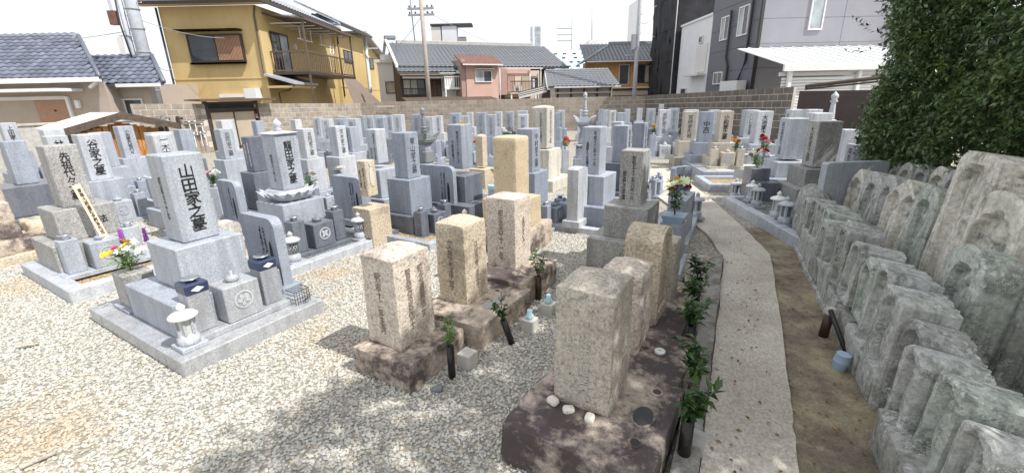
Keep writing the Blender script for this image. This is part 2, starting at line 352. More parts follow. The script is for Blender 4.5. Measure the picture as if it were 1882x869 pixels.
strip('ground_dirt', [(x-.05,y) for x,y in PR[:6]], [(1.3,.6),(1.98,1.6),(2.3,2.25),(2.9,3.3),(3.55,4.6),(3.6,5.9)], -.03, .010, m['dirt'], 'structure', 'bare brown earth strip beside the path', 'earth')
KL = [(x-.135,y+.02) for x,y in PL[:5]]
strip('kerb', KL, [(x-.012,y) for x,y in PL[:5]], -.05, .085, m['kerb_mossy'], 'structure', 'dirty mossy concrete edging along the path', 'kerb', .006)

# gravel: real pebbles, uncountable
def gravel():
    poly = [(-9,.4),(.28,.4),(.72,1.7),(1.0,2.25),(2.05,4.35),(2.3,4.95),(2.6,6.2),(2.2,8.6),(-6.8,8.6),(-9,5)]
    me = bpy.data.meshes.new('gravel'); me.from_pydata([(x,y,.004) for x,y in poly], [], [list(range(len(poly)))]); me.materials.append(m['pebbles'])
    o = link('gravel', me); tag(o, 'loose pale grey and tan gravel between the graves', 'gravel', kind='stuff')
    ng = bpy.data.node_groups.new('gravel_nodes', 'GeometryNodeTree'); ng.interface.new_socket('Geometry', in_out='INPUT', socket_type='NodeSocketGeometry'); ng.interface.new_socket('Geometry', in_out='OUTPUT', socket_type='NodeSocketGeometry')
    N = ng.nodes.new; L = ng.links.new; gi = N('NodeGroupInput'); go = N('NodeGroupOutput')
    join = N('GeometryNodeJoinGeometry')
    for k, (dens, lo, hi, seed) in enumerate(((2100,.008,.0145,1),(1500,.005,.009,2))):
        dp = N('GeometryNodeDistributePointsOnFaces'); dp.inputs['Density'].default_value = dens; dp.inputs['Seed'].default_value = seed; L(gi.outputs[0], dp.inputs[0])
        ico = N('GeometryNodeMeshIcoSphere'); ico.inputs['Radius'].default_value = 1; ico.inputs['Subdivisions'].default_value = 2 if k == 0 else 1
        nz = N('ShaderNodeTexNoise'); nz.inputs['Scale'].default_value = 1.1+k; sp = N('GeometryNodeSetPosition'); L(ico.outputs[0], sp.inputs[0])
        vm = N('ShaderNodeVectorMath'); vm.operation = 'SUBTRACT'; vm.inputs[1].default_value = (.5,.5,.5); L(nz.outputs['Color'], vm.inputs[0])
        vs = N('ShaderNodeVectorMath'); vs.operation = 'SCALE'; vs.inputs['Scale'].default_value = 1.5; L(vm.outputs[0], vs.inputs[0]); L(vs.outputs[0], sp.inputs['Offset'])
        sm = N('GeometryNodeSetMaterial'); sm.inputs['Material'].default_value = m['pebbles']; L(sp.outputs[0], sm.inputs[0])
        rv = N('FunctionNodeRandomValue'); rv.data_type = 'FLOAT_VECTOR'; rv.inputs[0].default_value = (lo,lo*.75,lo*.5); rv.inputs[1].default_value = (hi,hi*.8,hi*.6)
        rr = N('FunctionNodeRandomValue'); rr.data_type = 'FLOAT_VECTOR'; rr.inputs[0].default_value = (-.4,-.4,0); rr.inputs[1].default_value = (.4,.4,6.28); rr.inputs['Seed'].default_value = 9
        ip = N('GeometryNodeInstanceOnPoints'); L(dp.outputs[0], ip.inputs['Points']); L(sm.outputs[0], ip.inputs['Instance']); L(rv.outputs[0], ip.inputs['Scale']); L(rr.outputs[0], ip.inputs['Rotation'])
        L(ip.outputs[0], join.inputs[0])
    L(join.outputs[0], go.inputs[0]); md = o.modifiers.new('gravel', 'NODES'); md.node_group = ng
gravel()

# ------------------------------------------------------------------ lettering
TXT = {}
def text_mesh(txt, mat, bold=.018, slant=.05):
    key = (txt, mat, bold)
    if key in TXT: return TXT[key]
    c = bpy.data.curves.new('lettering', 'FONT'); c.body = '\n'.join(txt); c.align_x = 'CENTER'; c.space_line = .93; c.resolution_u = 2; c.offset = bold
    o = bpy.data.objects.new('lettering', c); COL.objects.link(o)
    dg = bpy.context.evaluated_depsgraph_get(); me = bpy.data.meshes.new_from_object(o.evaluated_get(dg))
    n = len(me.vertices); co = np.zeros(n*3, np.float32); me.vertices.foreach_get('co', co); co = co.reshape(-1,3)
    y0, y1 = co[:,1].min(), co[:,1].max(); x0, x1 = co[:,0].min(), co[:,0].max()
    q = np.zeros_like(co); q[:,0] = co[:,0]-(x0+x1)/2; q[:,2] = co[:,1]-(y0+y1)/2+slant*q[:,0]
    for i in range(n):      # brush-like irregular stroke ends
        p = Vector((co[i,0]*4.3, co[i,1]*4.3, 1.7)); q[i,0] += .050*noise.noise(p); q[i,2] += .050*noise.noise(p+Vector((7,3,1)))
    me.vertices.foreach_set('co', q.ravel()); me.update()
    me.materials.clear(); me.materials.append(m[mat]); me.name = 'inscription'
    bpy.data.objects.remove(o); bpy.data.curves.remove(c)
    TXT[key] = (me, x1-x0, y1-y0); return TXT[key]
def inscribe(parent, txt, height, loc, rz=0, mat='ink', name='inscription', maxw=None, bold=.018, sx=1.0):
    me, w, h = text_mesh(txt, mat, bold); o = link(name, me, parent); k = height/h
    kx = k*sx
    if maxw and w*kx > maxw: kx = maxw/w
    o.scale = (kx, 1, k); o.location = loc; o.rotation_euler = (0,0,rz); return o

# ------------------------------------------------------------------ small grave furniture (local, reusable)
def crest(parent, x, y, z, r, mat, kind=0):     # round family crest on a face whose outside is -y
    mb = MB(); n = 20
    def ringy(r0, r1, y0, y1):
        vs = []; fs = []
        for k in range(n):
            t = 2*math.pi*k/n; c, s_ = math.cos(t), math.sin(t)
            vs += [(x+r0*c, y1, z+r0*s_), (x+r1*c, y1, z+r1*s_), (x+r1*c, y0, z+r1*s_), (x+r0*c, y0, z+r0*s_)]
        for k in range(n):
            a, b = 4*k, 4*((k+1)%n)
            for i in range(4): fs.append((a+i, a+(i+1)%4, b+(i+1)%4, b+i))
        mb.add(vs, fs)
    ringy(r*.82, r, y, y-.006)
    np_ = (4, 3, 5)[kind % 3]
    for k in range(np_):
        t = 2*math.pi*k/np_+.78; vs = []
        for q in range(8):
            a = 2*math.pi*q/8; u, v = .36*r*math.cos(a)+.36*r, .22*r*math.sin(a)
            vs.append((x+u*math.cos(t)-v*math.sin(t), z+u*math.sin(t)+v*math.cos(t)))
        mb.prism(vs, 'y', y-.006, y)
    return mb.obj('crest', m[mat], parent)
def vase_cup(parent, x, y, z, r=.055):
    return MB().lathe([(r*.55,z),(r*.62,z+.012),(r*.75,z+.035),(r*1.15,z+.045),(r*1.15,z+.052),(r*.8,z+.054)], 14, x, y).obj('vase_cup', m['steel'], parent)
def lantern(loc, label, h=.36, style=0, rz=0, grp='small stone lanterns'):
    t = empty('stone_lantern', loc, rz, label, 'lantern', grp); k = h/.36; g = m['granite_pale']
    B('plinth', t, m['granite'], -.085*k, .085*k, -.085*k, .085*k, 0, .035*k)
    MB().lathe([(.068*k,.035*k),(.07*k,.05*k),(.07*k,.085*k),(.058*k,.095*k),(.055*k,.11*k)], 16).obj('base', g, t)
    if style == 0:      # glazed light chamber
        MB().lathe([(.048*k,.11*k),(.048*k,.235*k)], 6, smooth=False).obj('glass', m['glass_clear'], t)
        for q in range(6):
            a = 2*math.pi*q/6; x, y = .05*k*math.cos(a), .05*k*math.sin(a)
            B('post', t, g, x-.009*k, x+.009*k, y-.009*k, y+.009*k, .108*k, .24*k, c=.001)
    elif style == 1:    # pierced stone drum
        MB().lathe([(.056*k,.11*k),(.058*k,.235*k)], 16).obj('drum', g, t)
        for i in range(4):
            for j in range(-3, 4):
                if (i+j) % 2: continue
                a = -math.pi/2+j*.24; x, y, z = .0578*k*math.cos(a), .0578*k*math.sin(a), (.135+.025*i)*k
                mb = MB(); mb.M = Matrix.Translation((x,y,z)) @ Matrix.Rotation(a+math.pi/2, 4, 'Z') @ Matrix.Rotation(math.pi/4, 4, 'Y')
                mb.box(-.0075*k, .0075*k, -.003, .003, -.0075*k, .0075*k, c=0).obj('opening', m['grey_dark'], t)
    else:               # tall hexagonal post
        MB().lathe([(.045*k,.11*k),(.045*k,.235*k)], 6, smooth=False).obj('drum', m['granite_dark'], t)
        for q in range(3):
            a = 2*math.pi*q/3; x, y = .046*k*math.cos(a), .046*k*math.sin(a)
            B('post', t, g, x-.012*k, x+.012*k, y-.012*k, y+.012*k, .108*k, .238*k, c=.001)
    roof = m['ceramic'] if style == 0 else g
    MB().lathe([(.05*k,.235*k),(.09*k,.24*k),(.092*k,.252*k),(.072*k,.268*k),(.03*k,.285*k),(.018*k,.295*k),(.026*k,.302*k),(.028*k,.318*k),(.012*k,.335*k),(.002*k,.345*k)], 18).obj('cap', roof, t)
    return t
# leaves -------------------------------------------------------------
def leaf_geo(C, D, U, L, W, fold=.25):
    """C base points, D tip directions, U approximate normals; returns V,F of folded pointed leaves"""
    n = len(C); S = np.cross(D, U); S /= np.linalg.norm(S, axis=1)[:,None]+1e-9; N = np.cross(S, D)
    L = np.asarray(L)[:,None]; W = np.asarray(W)[:,None]
    P0 = C; P1 = C+D*L*.45+S*W*.5+N*W*fold; P2 = C+D*L*.45-S*W*.5+N*W*fold; P3 = C+D*L-N*L*.12; Pm = C+D*L*.5
    V = np.stack([P0,P1,Pm,P2,P3], 1).reshape(-1,3); b = np.arange(n)[:,None]*5
    F = np.concatenate([b+np.array([[0,1,2]]), b+np.array([[1,4,2]]), b+np.array([[0,2,3]]), b+np.array([[2,4,3]])], 1).reshape(-1,3)
    return V, F
def unit(a): return a/(np.linalg.norm(a, axis=-1, keepdims=True)+1e-9)
def sprig(parent, n_stem, h, spread, per, L, W, mat, seed, name='leaves', lean=(0,0), droop=.3):
    r = np.random.default_rng(seed); C = []; D = []; mb = MB()
    for s in range(n_stem):
        a = r.uniform(0, 6.28); k = r.uniform(.3, 1); tip = np.array([math.cos(a)*spread*k+lean[0], math.sin(a)*spread*k+lean[1], h*r.uniform(.6, 1.05)])
        mb.tube([(0,0,0), tuple(tip*.5*np.array([.7,.7,1])), tuple(tip)], [.003,.0025,.0015], 4)
        for q in range(per):
            t = .25+.75*(q+r.uniform(0,1))/per; p = tip*t*np.array([.55+.45*t,.55+.45*t,1]); b = r.uniform(0, 6.28)
            C.append(p); D.append((math.cos(b), math.sin(b), r.uniform(-droop, .9)))
    C = np.array(C); D = unit(np.array(D)); U = unit(np.array([0,0,1.])+r.normal(0,.35,C.shape)); n = len(C)
    V, F = leaf_geo(C, D, U, L*r.uniform(.7,1.2,n), W*r.uniform(.7,1.2,n))
    mb.obj('stem', m['leaf_bright'] if mat == 'leaf_bright' else m['leaf_sakaki'], parent)
    o = link(name, fast_mesh(name, V, F, m[mat]), parent); return o
def bloom_mesh(kind, col):
    key = 'bloom', kind, col
    if key in TXT: return TXT[key]
    r = np.random.default_rng(hash(col) % 1000+kind); C = []; D = []; n = 60 if kind == 0 else 12
    if kind == 0:        # dense chrysanthemum ball
        v = unit(r.normal(0,1,(n,3))); v[:,2] = np.abs(v[:,2])*1.0-.15; v = unit(v); C = v*.35; D = unit(v+np.array([0,0,.4]))
        V, F = leaf_geo(C, D, unit(np.cross(D, r.normal(0,1,(n,3)))), np.full(n,.65), np.full(n,.42))
    else:                # open lily / small flowers
        a = np.arange(n)*2.4; D = unit(np.stack([np.cos(a), np.sin(a), np.full(n,.7)], 1)); C = D*.05
        V, F = leaf_geo(C, D, unit(np.array([0,0,1.])-D*.6), np.full(n,1.), np.full(n,.55))
    TXT[key] = fast_mesh('bloom', V, F, m[col]); return TXT[key]
def bouquet(loc, blooms, label, h=.28, spread=.10, seed=1, leaves=10, mat='leaf_bouquet', grp='flower bouquets at the graves'):
    t = empty('flower_bouquet', loc, 0, label, 'flowers', grp); r = random.Random(seed)
    sprig(t, 7, h*.85, spread, leaves, .075, .026, mat, seed)
    for i, (col, kind, size) in enumerate(blooms):
        a = r.uniform(0, 6.28); k = r.uniform(.15, 1)
        o = link('bloom', bloom_mesh(kind, col), t); s_ = 1.25*size*r.uniform(.85, 1.1); o.scale = (s_,s_,s_)
        o.location = (math.cos(a)*spread*k, math.sin(a)*spread*k, h*(1.0-.35*k)*r.uniform(.82,1.05)); o.rotation_euler = (r.uniform(-.5,.5), r.uniform(-.5,.5), a)
    return t

# ------------------------------------------------------------------ gravestones
def pillar_geo(mb, w, d, z0, z1, top='flat', c=.006):
    if top == 'flat': mb.box(-w/2, w/2, -d/2, d/2, z0, z1, c=max(c,.008))
    elif top == 'pyramid':
        mb.box(-w/2, w/2, -d/2, d/2, z0, z1-.05, c=c); mb.frus((-w/2+c,w/2-c,-d/2+c,d/2-c), z1-.0501, (-.02,.02,-.02,.02), z1)
    elif top == 'round':
        pr = [(-w/2,z0),(w/2,z0)]+[(w/2*math.cos(t), z1-.10*w+.10*w*math.sin(t)) for t in np.linspace(0, math.pi, 13)]
        mb.prism(pr, 'y', -d/2, d/2)
    elif top == 'dome':
        mb.box(-w/2, w/2, -d/2, d/2, z0, z1-.04, c=c)
        for k in range(3):
            a, b = 1-.16*k*k/2, 1-.16*(k+1)**2/2; mb.frus((-w/2*a+c,w/2*a-c,-d/2*a+c,d/2*a-c), z1-.041+.0137*k, (-w/2*b+c,w/2*b-c,-d/2*b+c,d/2*b-c), z1-.041+.0137*(k+1))
def lotus_geo(mb, w, z0, z1):
    n = 16; h = z1-z0
    def sq(r, t):       # rounded square radius
        c, s_ = abs(math.cos(t)), abs(math.sin(t)); return r/((c**4+s_**4)**.25)
    prof = [(.80,0),(.95,.12),(1.12,.42),(1.16,.72),(1.0,.98),(.9,1.0)]; N = 48; vs = []; fs = []
    for r, z in prof:
        for k in range(N):
            t = 2*math.pi*k/N; pet = 1+.05*abs(math.sin(t*8))*(1 if .1 < z < .95 else 0); q = sq(w/2*r*pet, t); vs.append((q*math.cos(t), q*math.sin(t), z0+h*z))
    for i in range(len(prof)-1):
        for k in range(N): fs.append((i*N+k, i*N+(k+1)%N, (i+1)*N+(k+1)%N, (i+1)*N+k))
    fs.append(list(range(N))[::-1]); fs.append([(len(prof)-1)*N+k for k in range(N)])
    mb.add(vs, fs)
    for k in range(16):     # proud petal tips
        t = 2*math.pi*(k+.5)/16; q = sq(w/2*1.20, t); M = Matrix.Translation((q*math.cos(t), q*math.sin(t), z0+h*.62)) @ Matrix.Rotation(t, 4, 'Z')
        p = w*.17; mb.add([tuple(M @ Vector(v)) for v in ((-.02,-p*.55,-.3*h),(-.02,p*.55,-.3*h),(.025*w/.28,p*.5,.12*h),(.05*w/.28,0,.34*h),(.025*w/.28,-p*.5,.12*h),(-.05,0,.1*h))], [(0,1,2,3,4),(5,4,3),(5,3,2),(5,2,1),(5,1,0),(5,0,4)])
def hash_key(k): return sum(ord(c)*(i+3) for i, c in enumerate(k))
def tomb(key, loc, phi, T, w, label, mat='granite', top='flat', front=None, side=None, kit=1, z0=0.0, tiers=None, lotus=False, ink='ink', grp='grey granite family gravestones', cups=True, kitmat=None, crestkind=0, ph=None, d=None, shift=0, blue=False):
    t = empty('gravestone', (loc[0], loc[1], 0), phi, label, 'gravestone', grp); g = m[mat]; d = d or w
    ph = ph or min(2.45*w, T-.45); zp = T-ph
    if tiers is None: tiers = [(2.35*w, z0+.0, z0+.38*(zp-z0)), (1.7*w, z0+.38*(zp-z0), zp)]
    if lotus: lz = .30*(ph/2.45); tiers = tiers
    dk = {'granite':'granite_blue','granite_pale':'granite','granite_blue':'granite_dark'}.get(mat, mat); vary = (hash_key(key) % 3)
    for k, (tw, a, b) in enumerate(tiers): B('base', t, m[dk] if (vary and k == 0) or vary == 2 else g, -tw/2, tw/2, -tw/2, tw/2, a+(.0 if k == 0 else .001), b, c=.007)
    mb = MB(); pillar_geo(mb, w, d, zp+.001, T, top); mb.obj('pillar', g, t)
    if front:
        inscribe(t, front, min(ph*.78, len(front)*w*.50), (0, -d/2-.0025, zp+ph*.50), 0, ink, maxw=w*.50, bold=.018 if w > .26 and kit else .0)
    if side:
        for k, (tx, ox, hh, oz) in enumerate(side): inscribe(t, tx, ph*hh, (-w/2-.0025, ox*w, zp+ph*oz), -math.pi/2, ink if ink == 'ink_white' else 'ink', maxw=w*.16, bold=.012)
    if kit:
        kg = m[kitmat] if kitmat else (m[dk] if vary else g); s = w/.27; y0 = -2.35*w/2-.02; zb = z0+.05
        B('step', t, kg, -.40*s, .40*s, y0-.24*s, y0, z0, zb, c=.005)
        for sx in (-1, 1):
            x = sx*.265*s
            B('vase', t, kg, x-.075*s, x+.075*s, y0-.17*s, y0-.02*s, zb+.001, zb+.36*s, c=.006)
            if cups: vase_cup(t, x, y0-.095*s, zb+.36*s, .052*s)
            if blue:
                B('wrapping', t, m['navy_film'], x-.080*s, x+.080*s, y0-.178*s, y0-.014*s, zb+.30*s, zb+.385*s, c=.012)
                mb = MB(); mb.add([(x-.045*s,y0-.1785*s-.001,zb+.34*s),(x,y0-.1785*s-.001,zb+.318*s),(x+.045*s,y0-.1785*s-.001,zb+.34*s),(x,y0-.1785*s-.001,zb+.362*s)], [(0,1,2,3)]); mb.obj('paper_label', m['white_paint'], t)
        ib = B('incense_box', t, kg, -.135*s, .135*s, y0-.235*s, y0-.02*s, zb+.001, zb+.29*s, c=.008)
        crest(t, 0, y0-.235*s-.0005, zb+.16*s, .072*s, 'granite_pale' if mat != 'granite_pale' else 'granite', crestkind)
        MB().lathe([(.04*s,zb+.29*s),(.05*s,zb+.30*s),(.055*s,zb+.325*s),(.03*s,zb+.335*s),(.012*s,zb+.34*s),(.012*s,zb+.375*s)], 12, 0, y0-.12*s).obj('incense_burner', kg, t)
    return t
TOMBS = {
 's1':(-12.03,10.89,1.47,0.270),
 's2':(-6.76,6.10,1.40,0.217),
 's3a':(-9.72,9.60,1.36,0.324),
 's3b':(-7.98,7.90,1.34,0.274),
 'senzo':(-4.91,4.85,1.44,0.270),
 'tani':(-6.76,7.20,1.40,0.294),
 'tanib':(-7.81,8.60,1.34,0.268),
 's6':(-8.14,9.54,1.40,0.263),
 's7':(-5.29,6.79,1.40,0.257),
 's7b':(-6.15,7.90,1.36,0.323),
 's8':(-6.65,9.20,1.33,0.245),
 's9':(-4.97,7.83,1.40,0.209),
 's9b':(-7.21,11.50,1.40,0.307),
 's10':(-3.68,6.40,1.37,0.200),
 's11':(-6.39,11.50,1.37,0.204),
 'tatsuta':(-2.81,5.47,1.58,0.285),
 'yamada':(-2.41,3.16,1.50,0.277),
 's13':(-3.45,7.60,1.39,0.200),
 's14':(-5.88,12.50,1.34,0.211),
 'f1':(-6.74,16.00,1.25,0.270),
 'f2':(-6.02,15.00,1.23,0.285),
 'f3':(-6.36,17.50,1.20,0.340),
 'f4':(-4.82,13.00,1.31,0.288),
 'f5':(-4.89,14.20,1.26,0.340),
 'f6':(-5.82,18.00,1.20,0.209),
 'f7':(-5.20,17.00,1.23,0.340),
 'f8':(-3.82,13.50,1.31,0.256),
 'f8b':(-4.56,16.00,1.28,0.338),
 'f9':(-4.73,18.00,1.20,0.247),
 'f10':(-4.02,16.50,1.27,0.331),
 's16':(-3.06,8.00,1.40,0.213),
 's17':(-3.17,9.00,1.32,0.200),
 's18':(-2.08,6.99,1.40,0.212),
 'higashi':(-1.45,6.19,1.40,0.253),
 'tanc':(-1.86,5.66,1.10,0.165),
 'f11':(-2.93,14.50,1.34,0.337),
 'f12':(-2.12,12.00,1.36,0.253),
 'f13':(-2.49,16.00,1.22,0.236),
 's20':(-0.77,6.88,1.45,0.270),
 'f14':(-1.72,14.50,1.35,0.337),
 'f15':(-1.26,13.00,1.32,0.206),
 'f16':(-1.47,17.00,1.28,0.215),
 'f17':(-0.99,16.00,1.30,0.321),
 'f18':(-0.49,12.30,1.37,0.234),
 'f19':(-0.41,17.50,1.26,0.240),
 'f20':(-0.00,15.50,1.32,0.262),
 'f21':(0.38,12.50,1.35,0.264),
 'f21b':(0.43,15.00,1.36,0.340),
 'tanbig':(0.01,5.34,1.39,0.330),
 'tansm':(-0.60,9.32,1.10,0.170),
 's22':(0.27,6.42,1.40,0.245),
 'cream':(0.68,9.19,1.65,0.340),
 'f22':(1.66,16.00,1.23,0.200),
 'f23':(1.99,17.50,1.27,0.277),
 'f24':(2.98,18.50,1.24,0.234),
 'f25':(3.76,18.70,1.24,0.200),
 'f26':(3.67,17.30,1.26,0.200),
 'f27':(3.52,15.50,1.30,0.229),
 'f28':(3.20,13.00,1.32,0.220),
 'f29':(4.54,17.50,1.26,0.203),
 'f30':(5.15,18.00,1.27,0.200),
 'f31':(4.82,15.50,1.33,0.278),
 'f32':(6.66,20.00,1.35,0.200),
 'f33':(4.60,13.50,1.36,0.313),
 'f34':(5.78,16.00,1.31,0.321),
 'm1':(2.21,9.20,1.30,0.200),
 'm2':(1.86,7.40,1.35,0.243),
 'm3':(2.41,8.30,1.33,0.221),
 'heisei':(1.21,6.38,1.41,0.270),
 'showa':(1.29,4.55,1.30,0.235),
 'k1':(5.20,13.00,1.36,0.340),
 'k2':(4.61,11.60,1.37,0.294),
 'k3':(4.73,10.90,1.39,0.288),
 'k4':(5.86,13.00,1.34,0.274),
 'k5':(5.79,12.20,1.36,0.258),
 'komatsu':(4.53,9.90,1.42,0.313),
 'k6':(6.38,12.00,1.36,0.340),
 'kiike':(6.04,10.80,1.38,0.340),
 'r1':(7.87,12.50,1.33,0.340),
 'r2':(7.88,11.80,1.35,0.340),
 'r3':(6.30,9.20,1.39,0.340),
 'r4':(4.86,7.69,1.39,0.330),
 'kiogi':(4.79,6.82,1.39,0.330),
 'r5':(6.27,8.30,1.13,0.250),
 'r6':(5.45,6.90,1.02,0.250),
}
PA, PB, PR_ = R(58.5), R(-9), R(-99)
def loc_to(base, phi, x, y): c, s_ = math.cos(phi), math.sin(phi); return (base[0]+x*c-y*s_, base[1]+x*s_+y*c)
def kerb_rect(loc, phi, W, D, h, wd, label, mat='granite_pale', fill='infill_tan', zf=None, seg=1, front=True):
    t = empty('grave_kerb', (loc[0], loc[1], 0), phi, label, 'kerb', 'stone kerbs round the grave plots'); t['kind'] = 'thing'; g = m[mat]
    def beam(x0, x1, y0, y1, n, ax):
        for k in range(n):
            a, b = k/n, (k+1)/n; e = .0015 if n > 1 else 0
            if ax == 'x': B('kerb_stone', t, g, x0+(x1-x0)*a+e, x0+(x1-x0)*b-e, y0, y1, -.04, h, c=.008)
            else: B('kerb_stone', t, g, x0, x1, y0+(y1-y0)*a+e, y0+(y1-y0)*b-e, -.04, h, c=.008)
    if front: beam(0, W, 0, wd, seg, 'x')
    beam(0, W, D-wd, D, seg, 'x'); beam(0, wd, wd+.001, D-wd-.001, seg, 'y'); beam(W-wd, W, wd+.001, D-wd-.001, seg, 'y')
    B('gravel_bed', t, m[fill], wd, W-wd, wd, D-wd, -.02, zf if zf else h*.55, c=0)
    return t
def slab(loc, phi, W, H, th, z0, label, mat='granite_blue', text=None, plaque=True, rnd=.09, base=True, ink='ink'):
    t = empty('epitaph_slab', (loc[0], loc[1], 0), phi, label, 'slab', 'inscribed side slabs'); g = m[mat]
    if base: B('base', t, g, -W/2-.05, W/2+.05, -th/2-.05, th/2+.05, z0, z0+.10, c=.006)
    zb = z0+.101; pr = [(-W/2,zb),(W/2,zb)]+[(W/2-rnd+rnd*math.cos(a), H-rnd+rnd*math.sin(a)) for a in np.linspace(0, math.pi/2, 6)]+[(-W/2+.02, H), (-W/2, H-.02)]
    MB().prism(pr, 'y', -th/2, th/2).obj('slab', g, t)
    if plaque:
        MB().prism([(W/2-.10+.022*math.cos(a), zb+(H-zb)*.42+(H-zb)*.24*math.sin(a)) for a in np.linspace(0, 2*math.pi, 17)[:-1]], 'y', -th/2-.003, -th/2).obj('plaque', m['ink'], t)
    if text:
        for k, tx in enumerate(text): inscribe(t, tx, (H-zb)*.62, (W/2-.17-.055*k, -th/2-.002, zb+(H-zb)*.56), 0, ink, maxw=.035, bold=.01)
    return t
def T(k): return TOMBS[k]
def place(key, phi, label, **kw):
    x, y, h, w = TOMBS[key]; return tomb(key, (x,y), phi, h, w, label, **kw)

# --- the big near grave with the carved five-character front
yb = (-2.32, 2.65)
kerb_rect(yb, PA, 1.14, 1.72, .13, .26, 'polished grey kerb around the near grave with blue-capped vases', 'granite_shiny', 'infill_tan')
yc = loc_to(yb, PA, .56, .74)
tomb('yamada', yc, PA, 1.47, .277, 'large light gravestone with blue-wrapped vase caps in the near left plot', 'granite', front='山田家之墓', side=[('昭和五十年', .0, .5, .5)], z0=.13, tiers=[(.84,.131,.42),(.50,.42,.777)], kit=1, ph=.69, blue=True, crestkind=2, kitmat='granite_shiny')
slab(loc_to(yb, PA, 1.06, .62), PA+R(-90), .52, .86, .09, .131, 'dark slab with a black oval plaque beside the blue-wrapped vases', 'granite_blue', ['先祖代々', '戒名'])
lantern((*loc_to(yb, PA, .14, .17), .131), 'white-capped glass lantern on the near corner of the polished kerb', .37, 0, PA)
t = empty('flower_box', (*loc_to(yb, PA, .27, 1.36), 0), PA, 'rough granite flower box with a round crest at the plot edge', 'flower box')
B('plinth', t, m['granite'], -.15, .15, -.16, .16, .131, .16); B('box', t, m['granite_coarse'], -.11, .11, -.12, .12, .161, .46, c=.008); crest(t, 0, -.1205, .33, .07, 'granite_dark', 0)
bouquet((*loc_to(yb, PA, .27, 1.36), .44), [('bloom_white',1,.055)]*4+[('bloom_yellow',1,.05)]*3+[('bloom_pink',0,.03)], 'white and yellow bouquet with purple spikes in the rough granite box', .30, .15, 3, 14, 'leaf_bright')
fb = bpy.data.objects[-1]
def spikes(parent, pts, col):
    for x, y, z in pts:
        mb = MB()
        for k in range(7):
            for q in range(5):
                a = q*1.256+k*.6; mb.lathe([(.001,z+.018*k-.008),(.011,z+.018*k),(.001,z+.018*k+.010)], 5, x+.014*math.cos(a)*(1-k*.09), y+.014*math.sin(a)*(1-k*.09), False)
        mb.obj('flower_spike', m[col], parent)
for o in list(bpy.data.objects):
    if o.get('label', '').startswith('white and yellow bouquet with purple'): spikes(o, [(-.06,.06,.26),(.10,.12,.25)], 'bloom_purple')
# drinks cup and wire frame on the plot
t = empty('glass_cup', (*loc_to(yb, PA, .60, 1.26), .135), 0, 'little glass cup with a red label on the plot stone', 'cup'); MB().lathe([(.03,0),(.034,.02),(.034,.085),(.03,.09)], 12).obj('glass', m['glass_clear'], t); MB().lathe([(.0345,.03),(.0345,.06)], 12).obj('paper_label', m['bloom_red'], t); MB().lathe([(.036,.091),(.036,.102),(.02,.104)], 12).obj('lid', m['white_paint'], t)
t = empty('wire_basket', (*loc_to(yb, PA, 1.0, .14), .132), PA, 'black wire basket with a brown leaf on the polished kerb', 'basket')
for k in range(7):
    a = k/6*.14-.07; MB().tube([(a,-.06,0),(a,-.06,.13),(a,.06,.13)], .0025, 4).obj('wire', m['black_tube'], t)
for k in range(4): z = .02+.035*k; MB().tube([(-.07,.06,z),(-.07,-.06,z),(.07,-.06,z),(.07,.06,z)], .0025, 4).obj('wire', m['black_tube'], t)
V, F = leaf_geo(np.array([[.0,-.07,.01]]), unit(np.array([[.3,-.6,.7]])), np.array([[0,0,1.]]), [.12], [.05]); link('dry_leaf', fast_mesh('dry_leaf', V, F, m['rust_roof']), t)

# --- the ancestors' stone at far left with the wooden tablet
sx, sy, sT, sw = T('senzo')
kerb_rect((-4.28,3.88), PA, .98, 1.55, .14, .14, 'pale granite kerb around the rough-faced ancestor stone', 'granite_pale', 'infill_tan')
tomb('senzo', (sx,sy), PA, sT, sw, 'rough-faced grey ancestor stone with large black characters and a wooden tablet', 'granite_coarse', front='先祖代々之墓', z0=.10, kit=1, kitmat='granite', crestkind=1, ph=.66, tiers=[(.74,.10,.44),(.52,.44,.78)])
inscribe(bpy.data.objects[-1] if False else [o for o in bpy.data.objects if o.get('label','').startswith('rough-faced grey ancestor')][0], '法', .09, (.12,-.262,.62), 0, 'ink')
t = empty('wooden_tablet', (*loc_to((sx,sy), PA, .03, -.50), .44), PA, 'leaning pale wooden memorial tablet with brush writing', 'tablet')
o = B('board', t, m['wood_tablet'], -.035, .035, -.006, .006, 0, .62, c=.002); o.rotation_euler = (R(-14), R(-6), 0)
q = inscribe(t, '南無大師遍照金剛為先祖', .52, (-.03, .076-.008, .31), 0, 'ink', maxw=.035); q.rotation_euler = (R(-14), R(-6), 0)

# --- lotus-based stone with the jewel cap
tx, ty, tT, tw = T('tatsuta'); tb = loc_to((tx,ty), PA, -.72, -.86)
kerb_rect(tb, PA, 1.44, 1.75, .10, .12, 'pale kerb around the lotus-based grave with grey pebbles', 'granite_pale', 'infill_grey', zf=.07)
t = tomb('tatsuta', (tx,ty), PA, 1.46, .285, 'tall gravestone with jewel cap standing on a carved lotus seat', 'granite', front='龍田家之墓', kit=1, z0=.07, tiers=[(.80,.07,.34),(.56,.34,.66)], ph=.66, kitmat='granite_dark', side=[('昭和四十八年三月', 0, .5, .4)])
mb = MB(); lotus_geo(mb, .42, .66, .80); mb.obj('lotus_seat', m['granite'], t)
mb = MB(); mb.frus((-.155,.155,-.155,.155), 1.46, (-.17,.17,-.17,.17), 1.475); mb.frus((-.17,.17,-.17,.17), 1.475, (-.05,.05,-.05,.05), 1.500); mb.obj('cap', m['granite_pale'], t)
MB().lathe([(.045,1.50),(.05,1.515),(.03,1.535),(.045,1.56),(.05,1.585),(.03,1.615),(.012,1.632),(.001,1.645)], 16).obj('jewel', m['granite_pale'], t)
